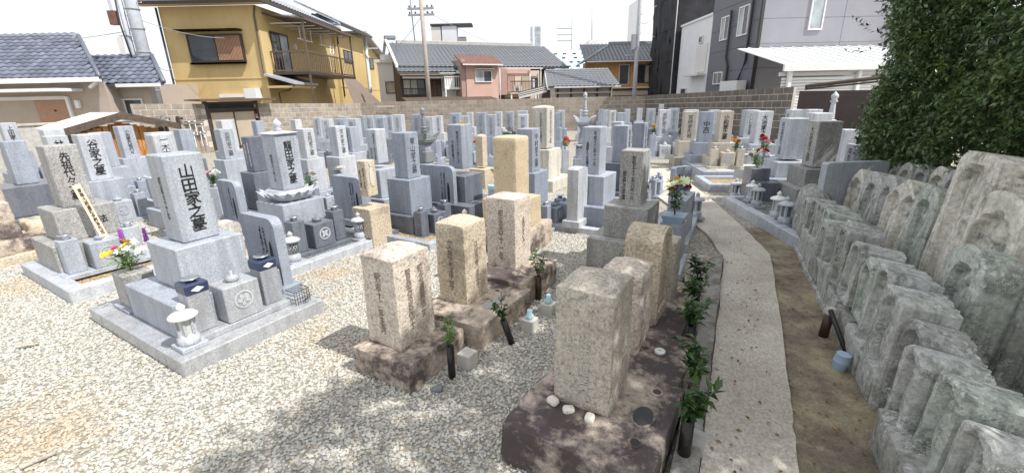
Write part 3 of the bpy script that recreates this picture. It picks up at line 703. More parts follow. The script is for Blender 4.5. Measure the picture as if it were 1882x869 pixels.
for s_, lb in ((-.48,'pierced white lantern nearer the blue-capped grave, before the lotus stone'), (.47,'pierced white lantern beyond the crest box, before the lotus stone')): lantern((*loc_to((tx,ty), PA, s_, -.66), .07), lb, .40, 1, PA)
t = empty('kneeling_stone', (*loc_to((tx,ty), PA, .72, -.68), 0), PA, 'low stone slab with a worn pale top on grey pebbles', 'slab'); B('slab', t, m['granite_dark'], -.26, .26, -.17, .17, .0, .10); B('top', t, m['granite_beige'], -.22, .22, -.13, .13, .1005, .112)

# --- the rest: near and middle rows
G_L = 'grey granite family gravestones'
slab(loc_to((tx,ty), PA, 1.02, .10), PA+R(-90), .62, .78, .16, .05, 'thick blue-grey slab with a black oval behind the lotus grave', 'granite_blue', ['先祖代々戒名', '昭和十年'])
place('higashi', PA, 'gravestone with four bold characters beside a crest box, left of the bronze pagoda', mat='granite_blue', front='東山家之墓', crestkind=1)
x, y = T('higashi')[:2]; kerb_rect(loc_to((x,y), PA, -.6, -.85), PA, 1.35, 1.5, .09, .10, 'low grey kerb round the grave before the bronze pagoda', 'granite', 'infill_tan')
slab(loc_to((x,y), PA, .62, -.02), PA+R(-90), .62, .86, .08, .06, 'slim slab with rounded top edge beside the crest box', 'granite_blue', ['戒名先祖', '代々之霊'])
lantern((-.62,5.62,.0), 'slim white lantern standing behind the old tan stones', .46, 0)
place('s20', PA, 'gravestone with fine side writing, right of the bronze pagoda', mat='granite_blue', side=[('昭和五十八年三月', -.22, .72, .5), ('小林家建之', .15, .5, .42)], kit=0, tiers=[(.86,0,.30),(.46,.30,.70)])
t = empty('flower_stand', (-.20,6.35,0), PA, 'grey stone flower stand with a blue-lined bowl by the tan pillar', 'flower stand'); B('post', t, m['granite'], -.10,.10,-.10,.10,0,.55); B('bowl', t, m['pale_blue'], -.11,.11,-.11,.11,.551,.62,c=.012)
bouquet((-.20,6.35,.60), [('bloom_white',0,.035)]*2+[('bloom_yellow',0,.035)]*3, 'yellow and white flowers in the stand left of the tan pillar', .30, .09, 11)
place('s22', PA, 'blue-grey gravestone just behind the tall tan pillar', mat='granite_blue', front='中村家之墓', kit=1)
place('cream', PA, 'tallest cream-white gravestone on a cream block', mat='granite_cream', side=[('大正五年十月建之', -.1, .7, .5)], front='濱田家先祖之墓', kit=0, ink='carve_dark', tiers=[(.92,0,.22),(.55,.22,.80)], top='dome', grp='old pale gravestones')
place('tansm', PA, 'small old tan stone standing behind the yellow flowers', mat='tan_old', kit=0, grp='old pale gravestones', tiers=[(.4,0,.4)], top='dome', ph=.66)
place('tanc', PA, 'small tan stone with a carved standing figure and side writing', mat='tan_old', kit=0, grp='old pale gravestones', side=[('昭和十九年', -.2, .6, .5), ('童女之霊', .2, .5, .5)], top='flat', ph=.46, tiers=[(.34,0,.5)])
o = [o for o in bpy.data.objects if o.get('label','').startswith('small tan stone with a carved')][0]
MB().prism([(.036*math.cos(a)*(1-.25*math.sin(a)), .90+.13*math.sin(a)) for a in np.linspace(0,6.28,13)[:-1]], 'y', -.092, -.082).obj('carved_figure', m['carve_pale'], o); MB().prism([(.028*math.cos(a), 1.055+.03*math.sin(a)) for a in np.linspace(0,6.28,11)[:-1]], 'y', -.093, -.082).obj('carved_head', m['carve_pale'], o)
place('s18', PA, 'pale gravestone with dark side writing behind the carved tan stone', mat='granite_pale', side=[('昭和四十二年九月建', -.25, .75, .5), ('田中弘', .1, .3, .3)], kit=0, tiers=[(.62,0,.36),(.42,.36,.80)])
place('s16', PA, 'gravestone with a slim bright front beside a black-lettered stone', mat='granite_pale', front='茨木家之墓')
place('s17', PA, 'gravestone with heavy black lettering on its shaded side', mat='granite', side=[('先祖代々之墓', 0, .8, .5)], kit=0)
place('s13', PA, 'slim white-faced gravestone just right of the lotus-based stone', mat='granite_pale', front='吉岡家之墓', crestkind=1)
place('s14', PA, 'gravestone peeping out behind the jewel cap', mat='granite_pale')
place('s10', PA, 'dark gravestone with white lettering and little pots on top', mat='granite_dark', side=[('南無阿弥陀佛', -.2, .7, .5), ('先祖代々', .2, .6, .5)], ink='ink_white', cups=False)
place('s11', PA, 'gravestone half hidden behind the dark white-lettered stone', mat='granite_blue')
place('s9', PA, 'gravestone with five characters standing before the brown gate', mat='granite', front='忠岡家之墓', crestkind=2)
place('s9b', PA, 'gravestone directly in front of the brown gate, behind another', mat='granite_pale', front='森家')
place('s8', PA, 'blank-sided gravestone beside the hanging ladles', mat='granite_blue')
place('s7', PA, 'gravestone with bold strokes right behind the light five-character stone', mat='granite_pale', front='一木家之墓')
place('s7b', PA, 'flat-topped gravestone behind the bold-stroked one near the steel bucket', mat='granite_pale')
place('s6', PA, 'tall gravestone in front of the wooden shed', mat='granite', front='小池家先祖代々')
place('tani', PA, 'gravestone with four characters over a crest box, before the shed', mat='granite_pale', front='谷家之墓', crestkind=1)
place('tanib', PA, 'blank gravestone tucked behind the four-character one near the shed', mat='granite')
place('s3a', PA, 'rearmost of two stacked-looking gravestones by the low grey wall', mat='granite_pale')
place('s3b', PA, 'front one of two stacked-looking gravestones by the low grey wall', mat='granite_pale', front='林家之墓')
place('s2', PA, 'broad blank gravestone on two wide steps at the photo\'s left edge', mat='granite_blue', kit=0, tiers=[(1.05,0,.42),(.66,.42,.82)], ph=.58)
place('s1', PA, 'gravestone at the upper left corner by the low grey wall', mat='granite', front='上田家之墓')
slab((-4.55,5.95), PA+R(-90), .5, .95, .30, .05, 'dark slab with curved top behind the light five-character stone', 'granite_blue', ['先祖代々之霊位'])
slab((-3.95,6.1), PA+R(-90), .46, .80, .10, .05, 'pale-edged slab left of the small white carved stone', 'granite_blue', ['戒名童女'])
t = empty('carved_stone', (-2.92,4.35,0), PA, 'small white stone with a rounded carved top on a pale block', 'gravestone', 'old pale gravestones'); B('base', t, m['granite_beige'], -.19,.19,-.16,.16,0,.30); MB().prism([(-.09,.301),(.09,.301)]+[(.09*math.cos(a), .62+.07*math.sin(a)) for a in np.linspace(0,math.pi,9)], 'y', -.07, .07).obj('stone', m['granite_cream'], t); MB().prism([(.045*math.cos(a), .37+.06*math.sin(a)) for a in np.linspace(0,6.28,13)[:-1]], 'y', -.085, -.07).obj('carving', m['granite_cream'], t)
t = empty('dark_block_vase', (-3.05,5.62,0), PA, 'dark stone block holding a green sprig left of the lotus stone', 'flower stand'); B('block', t, m['granite_dark'], -.28,.28,-.2,.2,0,.30); B('post', t, m['granite_dark'], .30,.48,-.1,.1,0,.55); vase_cup(t, .39, 0, .551)
o = sprig(t, 8, .22, .08, 7, .10, .02, 'leaf_bright', 21); o.location = (.39,0,.58)
heis = place('heisei', PA, 'gravestone with two columns of date writing on its broad shaded face', mat='granite', side=[('平成十二年十一月', -.22, .72, .55), ('真野久志建之', .18, .58, .40)], kit=0, tiers=[(.80,0,.34),(.52,.34,.75)])
x, y = T('heisei')[:2]; kerb_rect(loc_to((x,y), PA, -.62, -.75), PA, 1.3, 1.35, .09, .12, 'low white kerb before the date-lettered gravestone', 'granite_pale', 'infill_grey')
slab(loc_to((x,y), PA, -.46, .05), PA, .34, .90, .16, .08, 'thick pale slab at the left flank of the date-lettered gravestone', 'granite_pale', plaque=False)
show = place('showa', PA, 'coarse brown-speckled gravestone with thick black date characters', mat='granite_coarse', top='flat', side=[('昭和五十二年六月一日', -.1, .80, .5), ('柳森次郎建', .28, .55, .36)], kit=0, ph=.56, tiers=[(.72,0,.40),(.46,.40,.74)])
B('stain', show, m['tan_grey'], -.1178,.1178,-.1178,.1178,.7405,.7555,c=.001)
place('m1', PA, 'gravestone hidden between the two plain ones behind the date stone', mat='granite_pale')
place('m2', PA, 'plain broad gravestone with slim lettered edge behind the brown-speckled one', mat='granite_blue', front='松井家之墓')
place('m3', PA, 'plain gravestone with bright right edge above the brown-speckled one', mat='granite_blue', front='辻本家墓')
slab((2.25,5.75), R(25), .30, .92, .08, .06, 'small dark written slab right of the brown-speckled gravestone', 'granite_blue', ['先祖代々之霊', '昭和'], rnd=.05)
# flower stand by the speckled stone
t = empty('flower_stand', (1.78,4.62,0), PA, 'square granite flower stand with a blue bowl beside the path', 'flower stand'); B('post', t, m['granite'], -.12,.12,-.12,.12,0,.50); MB().frus((-.09,.09,-.09,.09), .501, (-.12,.12,-.12,.12), .58).obj('bowl', m['blue_plastic'], t)
bouquet((1.78,4.62,.55), [('bloom_pale',1,.07)]*2+[('bloom_yellow',0,.035)]*3+[('bloom_red',0,.035)]*3+[('bloom_purple',0,.03),('bloom_pink',0,.028)], 'tall lily bouquet with red and yellow flowers beside the path', .46, .13, 5, 18)
kerb_rect((2.10,4.95), R(63), 1.35, .50, .12, .10, 'light granite kerb of the empty plot beside the path', 'granite_pale', 'infill_grey')
kerb_rect((1.70,4.10), R(63), .62, .52, .10, .08, 'small pale kerb beneath the leafy twigs by the path', 'granite_pale', 'infill_grey')
t = empty('stone_post', (2.15,5.35,0), PA, 'low granite post with engraved name behind the lily bouquet', 'post'); B('post', t, m['granite'], -.30,.30,-.09,.09,0,.62); inscribe(t, '山本', .2, (.2,-.0925,.45), 0, 'ink')
lantern((2.72,6.25,.06), 'lantern with a grey cap behind the lily bouquet', .42, 2)
# --- right-hand graves facing the path
kerb_rect((3.42,4.80), R(-4), 1.9, 2.5, .16, .13, 'long light kerb beside the path carrying a row of lanterns', 'granite_pale', 'infill_grey', zf=.12, seg=2)
place('r4', PR_, 'wide smooth gravestone facing the path, on a dark glossy base', mat='granite', front='西森家之墓', kit=0, z0=.12, tiers=[(.85,.12,.42),(.58,.42,.68)], ph=.68)
place('kiogi', PR_, 'rough-sided gravestone with running characters, second from the hedge', mat='granite_coarse', front='大荻家之墓', kit=0, z0=.12, tiers=[(.85,.12,.42),(.58,.42,.70)], ph=.68)
slab((4.12,5.22), R(4), .78, 1.02, .10, .12, 'broad rounded slab standing before the gravestones by the hedge', 'granite', plaque=False, rnd=.06)
place('r6', PR_, 'gravestone with dark characters at the hedge edge', mat='granite', front='岡本家之墓', kit=0)
place('r5', PR_, 'low stone with a glossy dark base beside the hedge', mat='granite_pale', kit=0)
place('r3', PR_, 'gravestone with fine writing behind the rough-sided one', mat='granite_pale', front='南家先祖之墓', kit=0)
place('r2', PR_, 'farther right of two paired gravestones before the brown fence', mat='granite_pale', kit=0)
place('r1', PR_, 'left one of two paired gravestones where the block wall ends', mat='granite_pale', front='井上家墓', kit=0)
for k, (x, y, h_, st, lb) in enumerate([(4.0,7.67,.40,2,'farthest lantern on the long kerb by the path'),(3.90,6.96,.38,0,'second farthest lantern on the long kerb'),(3.80,6.60,.40,2,'lantern touching the second farthest one on the long kerb'),(3.72,5.94,.42,0,'lantern with dark chamber midway on the long kerb'),(3.64,5.62,.42,2,'lantern beside the dark-chambered one on the long kerb'),(3.62,5.02,.44,2,'nearest lantern on the long kerb, by the carved tablets')]):
    lantern((x,y,.12 if k else 0.0), lb, h_, st)
t = empty('flower_stand', (4.15,7.35,0), R(-4), 'dark glossy flower stand holding the big red and white bouquet', 'flower stand'); B('post', t, m['granite_dark'], -.15,.15,-.15,.15,0,.62); B('step', t, m['granite_dark'], -.22,.22,-.36,-.16,0,.42)
bouquet((4.15,7.35,.60), [('bloom_white',0,.05)]*6+[('bloom_red',0,.04)]*5, 'large bouquet of white and red flowers by the path graves', .34, .19, 8, 16, 'leaf_bright')
t = empty('paper_notice', (4.28,8.1,0), R(-4), 'blank white card on a thin stick in the far plot', 'notice'); B('stick', t, m['wood_tablet'], -.006,.006,-.005,.005,0,.42); B('card', t, m['white_paint'], -.13,.13,-.012,-.006,.30,.46,c=.001)
kerb_rect((3.80,8.32), R(-8), 1.9, 1.0, .15, .13, 'grey kerb of the open tan plot beyond the lantern row', 'granite', 'infill_tan')
# beige grave with crest box
x, y, h_, w_ = T('komatsu')
kerb_rect((4.10,9.30), R(-8), 2.2, 2.0, .22, .14, 'high grey kerb under the beige grave with crest box', 'granite_blue', 'concrete_light', zf=.21)
tomb('komatsu', (x+.35,y+.35), PB, h_, .28, 'beige gravestone with crest box and flowers both sides', 'granite_beige', front='小松家之墓', z0=.21, kit=1, grp=G_L, crestkind=2)
bouquet((4.78,9.42,.60), [('bloom_white',0,.05)]*2+[('bloom_yellow',0,.05)]*2+[('bloom_red',0,.045)]*3, 'white, yellow and red flowers left of the beige crest box', .30, .09, 31)
bouquet((5.33,9.36,.60), [('bloom_white',0,.05)]*2+[('bloom_pink',0,.05)]*3+[('bloom_red',0,.045)]*3, 'pink, white and red flowers right of the beige crest box', .36, .12, 32)
place('k3', PB, 'pale blue gravestone touching the beige one on its left', mat='granite_blue', front='中西', kit=0, z0=.21)
place('k2', PB, 'beige-faced gravestone left of the beige grave, in front of a grey one', mat='granite_beige', front='宮崎家先祖', kit=0)
place('k1', PB, 'grey gravestone behind the beige-faced one before the dark wall', mat='granite_pale', kit=0)
place('k4', PB, 'gravestone directly behind the beige crest-box grave', mat='granite_pale', kit=0)
place('k5', PB, 'brownish gravestone behind and right of the beige crest-box grave', mat='granite_coarse', front='村上家之墓', kit=0)
place('k6', PB, 'pale gravestone left of the one lettered in three big strokes, by the dark wall', mat='granite', front='川口家墓', kit=0, tiers=[(.8,0,.4),(.6,.4,.66)], ph=.7)
place('kiike', PB, 'gravestone with big strokes above white flowers before the dark wall', mat='granite_pale', front='大池家之墓', kit=1, ph=.75, tiers=[(.8,0,.35),(.58,.35,.63)])
for k, (x, y, z, bl, lb) in enumerate([(5.62,9.75,.50,[('bloom_white',0,.06)]*5,'white chrysanthemums before the gravestone with big strokes'),(6.25,9.75,.62,[('bloom_yellow',0,.05)]*2+[('bloom_white',0,.05)]*3,'yellow and white flowers beside the big-stroked gravestone'),(4.15,13.0,.7,[('bloom_yellow',0,.05)]*4,'yellow flowers on a dark far grave beneath the wall'),(4.95,13.0,.62,[('bloom_white',0,.045)]*3,'small white flowers at the far crest-box grave'),(5.1,12.6,.66,[('bloom_white',0,.045)]*4+[('bloom_pink',0,.03)],'white and pink flowers by a pale slab in the far rows'),
    (1.32,10.6,.62,[('bloom_pink',0,.06)]*3+[('bloom_orange',0,.05)]*2,'pink and orange flowers right of the cream gravestone'),(-.70,10.1,.72,[('bloom_orange',0,.07)]*2+[('bloom_yellow',0,.05)]*2+[('bloom_white',0,.04)],'orange flowers behind the tan pillar'),(-.05,11.2,.78,[('bloom_white',0,.05)]*3,'white flowers above the tan pillar'),(.28,11.0,.76,[('bloom_white',0,.05)]*2+[('bloom_yellow',0,.05)]*2,'white and yellow flowers left of the cream gravestone'),(-4.70,6.9,.58,[('bloom_white',0,.05)]*3+[('bloom_pink',1,.05)]*2,'white and pink flowers behind the light five-character stone'),
    (-3.10,6.75,.55,[('bloom_yellow',1,.05)]*2+[('bloom_white',1,.05)]*2,'yellow and white flowers right of the lotus stone'),(-2.72,6.95,.58,[('bloom_white',1,.06)]*5,'white lilies above a crest box near the slim white gravestone'),(-3.75,7.3,.66,[('bloom_pink',0,.05)]*3,'pink flowers beside the dark white-lettered gravestone'),(2.6,13.0,.5,[('bloom_white',0,.05)]*3+[('bloom_yellow',0,.04)],'white flowers behind the date-lettered gravestone'),(-1.25,12.2,.95,[('bloom_yellow',0,.05)]*3,'yellow sprig in the far rows right of the bronze pagoda'),(-3.05,12.0,.8,[],'dark green sprig in the far rows left of the bronze pagoda')]):
    bouquet((x,y,z), bl, lb, .26, .10, 40+k, 9)
    t = empty('flower_vase', (x,y,0), 0, 'stone vase under the '+lb, 'vase', 'stone flower vases')
    B('post', t, m['granite' if k % 2 else 'granite_blue'], -.08,.08,-.08,.08,0,z-.02); vase_cup(t, 0, 0, z-.019)
# --- far rows, left to right
FAR = sorted([k for k in TOMBS if k[0] == 'f'], key=lambda k: TOMBS[k][0]/TOMBS[k][1])
ORD = ['first','second','third','fourth','fifth','sixth','seventh','eighth','ninth','tenth','eleventh','twelfth','thirteenth','fourteenth','fifteenth','sixteenth','seventeenth','eighteenth','nineteenth','twentieth']
NAMES = ['藤原家之墓','西川家之墓','北野家之墓','前田家之墓','池田家之墓','山口家之墓','奥野家之墓']
for i, k in enumerate(FAR):
    lb = (ORD[i]+' from the left' if i < 20 else (ORD[len(FAR)-1-i]+' from the right'))
    x, y, h_, w_ = TOMBS[k]
    place(k, PB, 'pale gravestone in the far rows before the back wall, '+lb, mat=['granite','granite_pale','granite_blue'][i % 3], front=NAMES[i % 7] if w_ > .22 else None, kit=1 if y < 15 else 0, grp='far rows of gravestones', ink='ink_soft', crestkind=i)

# ------------------------------------------------------------------ old weathered stones in front
def rough(mb, x0, x1, y0, y1, z0, z1, r=.03, amp=.006, seg=.03, dome=0, seed=0, freq=9, taper=0, slope=(0,0)):
    nx, ny, nz = [max(3, int(round((b-a)/seg))) for a, b in ((x0,x1),(y0,y1),(z0,z1))]
    nx, ny, nz = min(nx,26), min(ny,26), min(nz,30); ids = {}; vs = []; fs = []
    cx, cy, cz = (x0+x1)/2, (y0+y1)/2, (z0+z1)/2; hx, hy, hz = (x1-x0)/2, (y1-y0)/2, (z1-z0)/2
    side = [0]
    def vert(i, j, k):
        key = (i,j,k) if r > .034 else (i,j,k,side[0])
        if key in ids: return ids[key]
        p = Vector((-hx+2*hx*i/nx, -hy+2*hy*j/ny, -hz+2*hz*k/nz)); rr = min(r, hx*.9, hy*.9, hz*.9)
        q = Vector((max(-hx+rr,min(hx-rr,p.x)), max(-hy+rr,min(hy-rr,p.y)), max(-hz+rr,min(hz-rr,p.z)))); d = p-q
        if d.length > 1e-6: nrm = d.normalized(); p = q+nrm*rr
        else: nrm = Vector((0,0,0))
        u, v = p.x/hx, p.y/hy
        if p.z > 0 and dome: p.z += dome*(1-u*u)*(1-v*v)*(p.z/hz)
        tz = (p.z+hz)/(2*hz); p.x *= 1-taper*tz; p.y *= 1-taper*tz
        p.x += slope[0]*tz; p.y += slope[1]*tz
        s_ = Vector((seed*7.3, seed*3.1, seed*1.7))
        a = noise.fractal((p+s_)*freq, 1.0, 2.0, 4)*amp*1.6+noise.noise((p+s_)*freq*.35)*amp*1.8
        if nrm.length < .5: nrm = [Vector((0,0,1)),Vector((0,0,-1)),Vector((0,-1,0)),Vector((0,1,0)),Vector((-1,0,0)),Vector((1,0,0))][side[0]]
        p = p+nrm*a; ids[key] = len(vs); vs.append((cx+p.x, cy+p.y, cz+p.z)); return ids[key]
    for i in range(nx):
        for j in range(ny):
            side[0] = 0; fs.append((vert(i,j,nz),vert(i+1,j,nz),vert(i+1,j+1,nz),vert(i,j+1,nz))); side[0] = 1; fs.append((vert(i,j,0),vert(i,j+1,0),vert(i+1,j+1,0),vert(i+1,j,0)))
    for k in range(nz):
        for i in range(nx):
            side[0] = 2; fs.append((vert(i,0,k),vert(i+1,0,k),vert(i+1,0,k+1),vert(i,0,k+1))); side[0] = 3; fs.append((vert(i+1,ny,k),vert(i,ny,k),vert(i,ny,k+1),vert(i+1,ny,k+1)))
        for j in range(ny):
            side[0] = 4; fs.append((vert(0,j+1,k),vert(0,j,k),vert(0,j,k+1),vert(0,j+1,k+1))); side[0] = 5; fs.append((vert(nx,j,k),vert(nx,j+1,k),vert(nx,j+1,k+1),vert(nx,j,k+1)))
    return mb.add(vs, fs, True)
def old_grave(near, px, py, z0, z1, base, label, mat, bmat, dome=.045, seed=1, texts=(), r=.012, taper=.02):
    """near: ground point under the pillar's nearest corner; base: (x0,x1,y0,y1) round it"""
    t = empty('old_gravestone', (near[0], near[1], 0), PA, label, 'gravestone', 'old weathered gravestones in front')
    if base: rough(MB(), *base, -.04, z0, .014, .006, .03, 0, seed+.5).obj('base', m[bmat], t)
    rough(MB(), 0, px, 0, py, z0-.005, z1, r, .0035, .022, dome, seed, 14, taper).obj('pillar', m[mat], t)
    for tx, face, off, hh, zc, ink in texts:
        if face == 'r': q = inscribe(t, tx, hh, (px*off, -.004+taper*py*.25, zc), 0, ink, maxw=.05, bold=.006)
        else: q = inscribe(t, tx, hh, (-.004+taper*px*.25, py*off, zc), -math.pi/2, ink, maxw=.05, bold=.006)
    return t
gA = old_grave((-.77,2.62), .36, .315, .20, .85, (-.126,.47,-.177,.35), 'weathered pale stone pillar on a dark base, nearest on the open gravel', 'tan_pale', 'base_dark', .05, 1, [('智岳俊岩信士', 'r', .35, .46, .54, 'carve_dark'), ('昭念道圓信女', 'r', .68, .40, .56, 'carve_dark'), ('明治十二年正月', 'l', .5, .46, .52, 'carve_dark')])
gB = old_grave((-.38,3.28), .31, .30, .20, .88, (-.24,.56,-.30,.34), 'tan stone pillar in the middle of three old ones, hollow in its base', 'tan_old', 'base_dark', .045, 2, [('法界萬霊等', 'r', .5, .42, .52, 'carve_dark'), ('文政七申年', 'l', .5, .44, .54, 'carve_dark')])
gC = old_grave((.03,3.91), .31, .33, .25, .94, (-.25,.45,-.22,.38), 'pitted whitish stone pillar, farthest of three old ones in a row', 'tan_pale', 'base_dark', .012, 3, [('俗名', 'r', .5, .3, .6, 'carve_dark'), ('明治四十一年', 'l', .48, .50, .58, 'carve_dark')])
gD = old_grave((.48,1.87), .33, .315, .25, .93, (-.30,.46,-.29,.47), 'big grey-tan stone pillar on a blotched dark base, nearest to the camera', 'tan_grey', 'base_black', .055, 4, [('妙法蓮華', 'l', .45, .40, .56, 'carve_pale'), ('寂光', 'l', .72, .18, .50, 'carve_pale')])
gE = old_grave((.78,2.43), .30, .27, .25, .79, (-.26,.42,-.30,.36), 'pinkish rough-topped stone right behind the nearest pillar', 'tan_pale', 'base_black', .045, 5)
# hollow basin, holes and small things on the bases
MB().prism([(.10+.075*math.cos(a)*(1.25 if abs(math.cos(a)) > .7 else 1), -.15+.065*math.sin(a)) for a in np.linspace(0,6.28,21)[:-1]], 'z', .24, .2575).obj('water_basin_rim', m['base_black'], gD)
MB().prism([(.10+.075*math.cos(a), -.15+.05*math.sin(a)) for a in np.linspace(0,6.28,21)[:-1]], 'z', .25, .2590).obj('water_basin', m['grey_dark'], gD)
for x_, y_ in ((-.10,-.165),(.33,-.165)):
    MB().prism([(x_+.034*math.cos(a), y_+.034*math.sin(a)) for a in np.linspace(0,6.28,17)[:-1]], 'z', .24, .2575).obj('flower_hole_rim', m['base_black'], gD); MB().prism([(x_+.023*math.cos(a), y_+.023*math.sin(a)) for a in np.linspace(0,6.28,17)[:-1]], 'z', .24, .2590).obj('flower_hole', m['black_tube'], gD)
MB().prism([(.14+.11*math.cos(a), -.155+.06*math.sin(a)) for a in np.linspace(0,6.28,21)[:-1]], 'z', .19, .2085).obj('water_basin', m['concrete'], gB)
for k, (x_, y_) in enumerate(((-.055,.20),(-.06,.08),(-.035,.30))):
    o = rough(MB(), -.03,.03,-.022,.022,0,.03,.014,.006,.012,0,k+50).obj('white_pebble', m['pebble_white']); p = loc_to((.48,1.87), PA, x_, y_); o.location = (p[0],p[1],.252); o.rotation_euler = (0,0,k*1.1)
    tag(o, ['heart-shaped white pebble against the nearest stone pillar','pale pebble right of the heart-shaped one on the dark base','small white pebble at the left corner of the nearest pillar'][k], 'pebble', 'white pebbles on the base')
p = loc_to((.78,2.43), PA, .10, -.12); t = empty('white_dish', (p[0],p[1],.252), 0, 'round white ceramic dish on the dark base', 'dish'); MB().lathe([(.022,0),(.034,.008),(.036,.02),(.028,.027),(.018,.024)], 18).obj('dish', m['ceramic'], t); MB().lathe([(.009,.0245),(.009,.0262)], 10).obj('hollow', m['concrete_light'], t)
# arched and small stones of the same row
t = empty('old_gravestone', (1.06,2.98,0), PA, 'tall round-topped stone with an arched panel, behind the pinkish one', 'gravestone', 'old weathered gravestones in front')
def arch_pts(w, z0, z1, n=13): return [(-w/2,z0),(w/2,z0)]+[(w/2*math.cos(a), z1-w*.32+w*.32*math.sin(a)) for a in np.linspace(0, math.pi, n)]
MB().prism([(x+.17,z) for x,z in arch_pts(.34,.15,.90)], 'y', 0, .25).obj('stone', m['tan_old'], t); 
ao = arch_pts(.34,.16,.895,13); ai = arch_pts(.25,.24,.84,13); mb = MB(); n = len(ao)
mb.add([(x+.17,-.022,z) for x,z in ao]+[(x+.17,-.022,z) for x,z in ai]+[(x+.17,0,z) for x,z in ao]+[(x+.17,0,z) for x,z in ai], [(i,(i+1)%n,n+(i+1)%n,n+i) for i in range(n)]+[(2*n+i,2*n+(i+1)%n,(i+1)%n,i) for i in range(n)]+[(n+i,n+(i+1)%n,3*n+(i+1)%n,3*n+i) for i in range(n)]); mb.obj('arched_frame', m['tan_old'], t)
rough(MB(), -.12,.48,-.22,.34,-.03,.15,.02,.008,.04,0,61).obj('base', m['base_black'], t)
t = empty('old_gravestone', (1.36,3.42,0), PA, 'short block-like stone at the end of the old row by the twigs', 'gravestone', 'old weathered gravestones in front'); rough(MB(), 0,.25,0,.25,.08,.66,.02,.004,.025,.02,63,14).obj('pillar', m['tan_grey'], t); rough(MB(), -.08,.33,-.10,.33,-.03,.10,.02,.006,.04,0,64).obj('base', m['base_black'], t)
x, y, h_, w_ = T('tanbig')
t = empty('old_gravestone', (x,y,0), PA, 'tall golden-tan stone pillar with smooth rounded edges', 'gravestone', 'old weathered gravestones in front'); rough(MB(), -w_/2,w_/2,-w_/2,w_/2,.66,h_,.03,.003,.03,.01,71,10).obj('pillar', m['tan_warm'], t); rough(MB(), -.27,.27,-.27,.27,.30,.66,.015,.004,.04,0,72).obj('base', m['tan_warm'], t); rough(MB(), -.36,.40,-.36,.36,-.03,.31,.03,.012,.05,0,73).obj('base', m['base_dark'], t)
rough(MB(), .30,.55,-.30,.05,-.02,.22,.05,.02,.03,0,74).obj('side_rock', m['base_dark'], t)
# rough stones at the left edge
t = empty('old_gravestone', (-6.55,5.35,0), PA, 'rough brown old stone with a white-capped stub at the left edge', 'gravestone', 'old weathered gravestones in front')
rough(MB(), -.55,.75,-.6,.4,-.03,.12,.03,.012,.05,0,81).obj('base', m['tan_old'], t); rough(MB(), -.25,.35,-.5,.0,.10,.30,.03,.012,.04,0,82).obj('base', m['base_dark'], t); rough(MB(), -.10,.16,-.42,-.18,.28,.72,.03,.008,.03,0,83,taper=.1).obj('stub', m['base_dark'], t); rough(MB(), -.08,.14,-.40,-.20,.71,.735,.01,.002,.03,0,84).obj('cap', m['granite_cream'], t); rough(MB(), -.2,.2,.05,.40,.12,1.02,.04,.01,.04,.04,85).obj('pillar', m['tan_old'], t); rough(MB(), .25,.62,-.25,.15,.11,.42,.04,.015,.04,0,86).obj('rock', m['tan_old'], t)
rough(MB(), -.06,.06,-.05,.05,-.02,.09,.02,.01,.02,0,87).obj('kerb_end', m['tan_grey']); o = bpy.data.objects['kerb_end']; o.location = (-3.63,2.62,0); tag(o, 'rough grey stub of stone at the left edge of the gravel', 'stone')
o = rough(MB(), -.04,.04,-.03,.03,-.01,.03,.015,.006,.015,0,88).obj('flat_stone', m['granite_dark']); o.location = (-.52,2.46,0); tag(o, 'flat grey stone lying by the first pillar base', 'stone')
# paving slivers of wood on gravel
for k, (x_, y_, a_) in enumerate(((-3.9,3.1,.4),(-2.59,1.91,.9))):
    o = rough(MB(), -.07,.07,-.012,.012,.01,.024,.004,.003,.02,0,90+k).obj('driftwood_chip', m['tan_grey']); o.location = (x_,y_,.01); o.rotation_euler = (0,0,a_); tag(o, ['flat wood sliver lying on the gravel, higher one','flat wood sliver at the bottom left on the gravel'][k], 'wood', 'wood slivers on the gravel')

# --- bamboo-like flower tubes with green sprigs, cups
def tube_vase(loc, h, r, mat, label, seed, lean=(0,0), sp=(7,.22,.08,9,.05,.024), smat='leaf_sakaki'):
    t = empty('flower_tube', loc, 0, label, 'flower tube', 'dark flower tubes with twigs'); t.rotation_euler = (lean[1], lean[0], 0)
    MB().lathe([(r,0),(r,h*.5),(r*1.04,h*.5+.004),(r*1.04,h*.52),(r,h*.53),(r,h),(r*.8,h),(r*.8,h-.02)], 14).obj('tube', m[mat], t)
    o = sprig(t, *sp, smat, seed); o.location = (0,0,h-.03); t.children[1].location = (0,0,h-.03); return t
tube_vase((-.435,2.60,0), .25, .026, 'black_tube', 'black tube with pale green spray before the first old pillar', 5, sp=(5,.27,.05,12,.06,.016), smat='leaf_bright')
tube_vase((-.02,3.02,0), .22, .026, 'black_tube', 'tilted black tube with dark leaves before the middle old pillar', 6, (-.28,.0))
tube_vase((.24,3.78,0), .24, .028, 'brown_tube', 'brown tube with tall twigs before the farthest old pillar', 7, (.0,.0), (7,.28,.09,10,.06,.024))
for k, (x_, y_, lb) in enumerate(((.13,3.22,'concrete block with a pale blue cup beside the tilted tube'),(.31,3.50,'concrete block with a pale blue cup beside the brown tube'),(-.34,2.74,'bare concrete block behind the green spray'))):
    t = empty('cup_block', (x_,y_,0), PA, lb, 'block', 'concrete blocks with cups'); B('block', t, m['concrete_light'], -.055,.055,-.055,.055,0,.11)
    if k < 2: MB().lathe([(.03,.111),(.036,.12),(.034,.14),(.022,.15),(.021,.185),(.016,.185)], 14).obj('cup', m['pale_blue'], t)
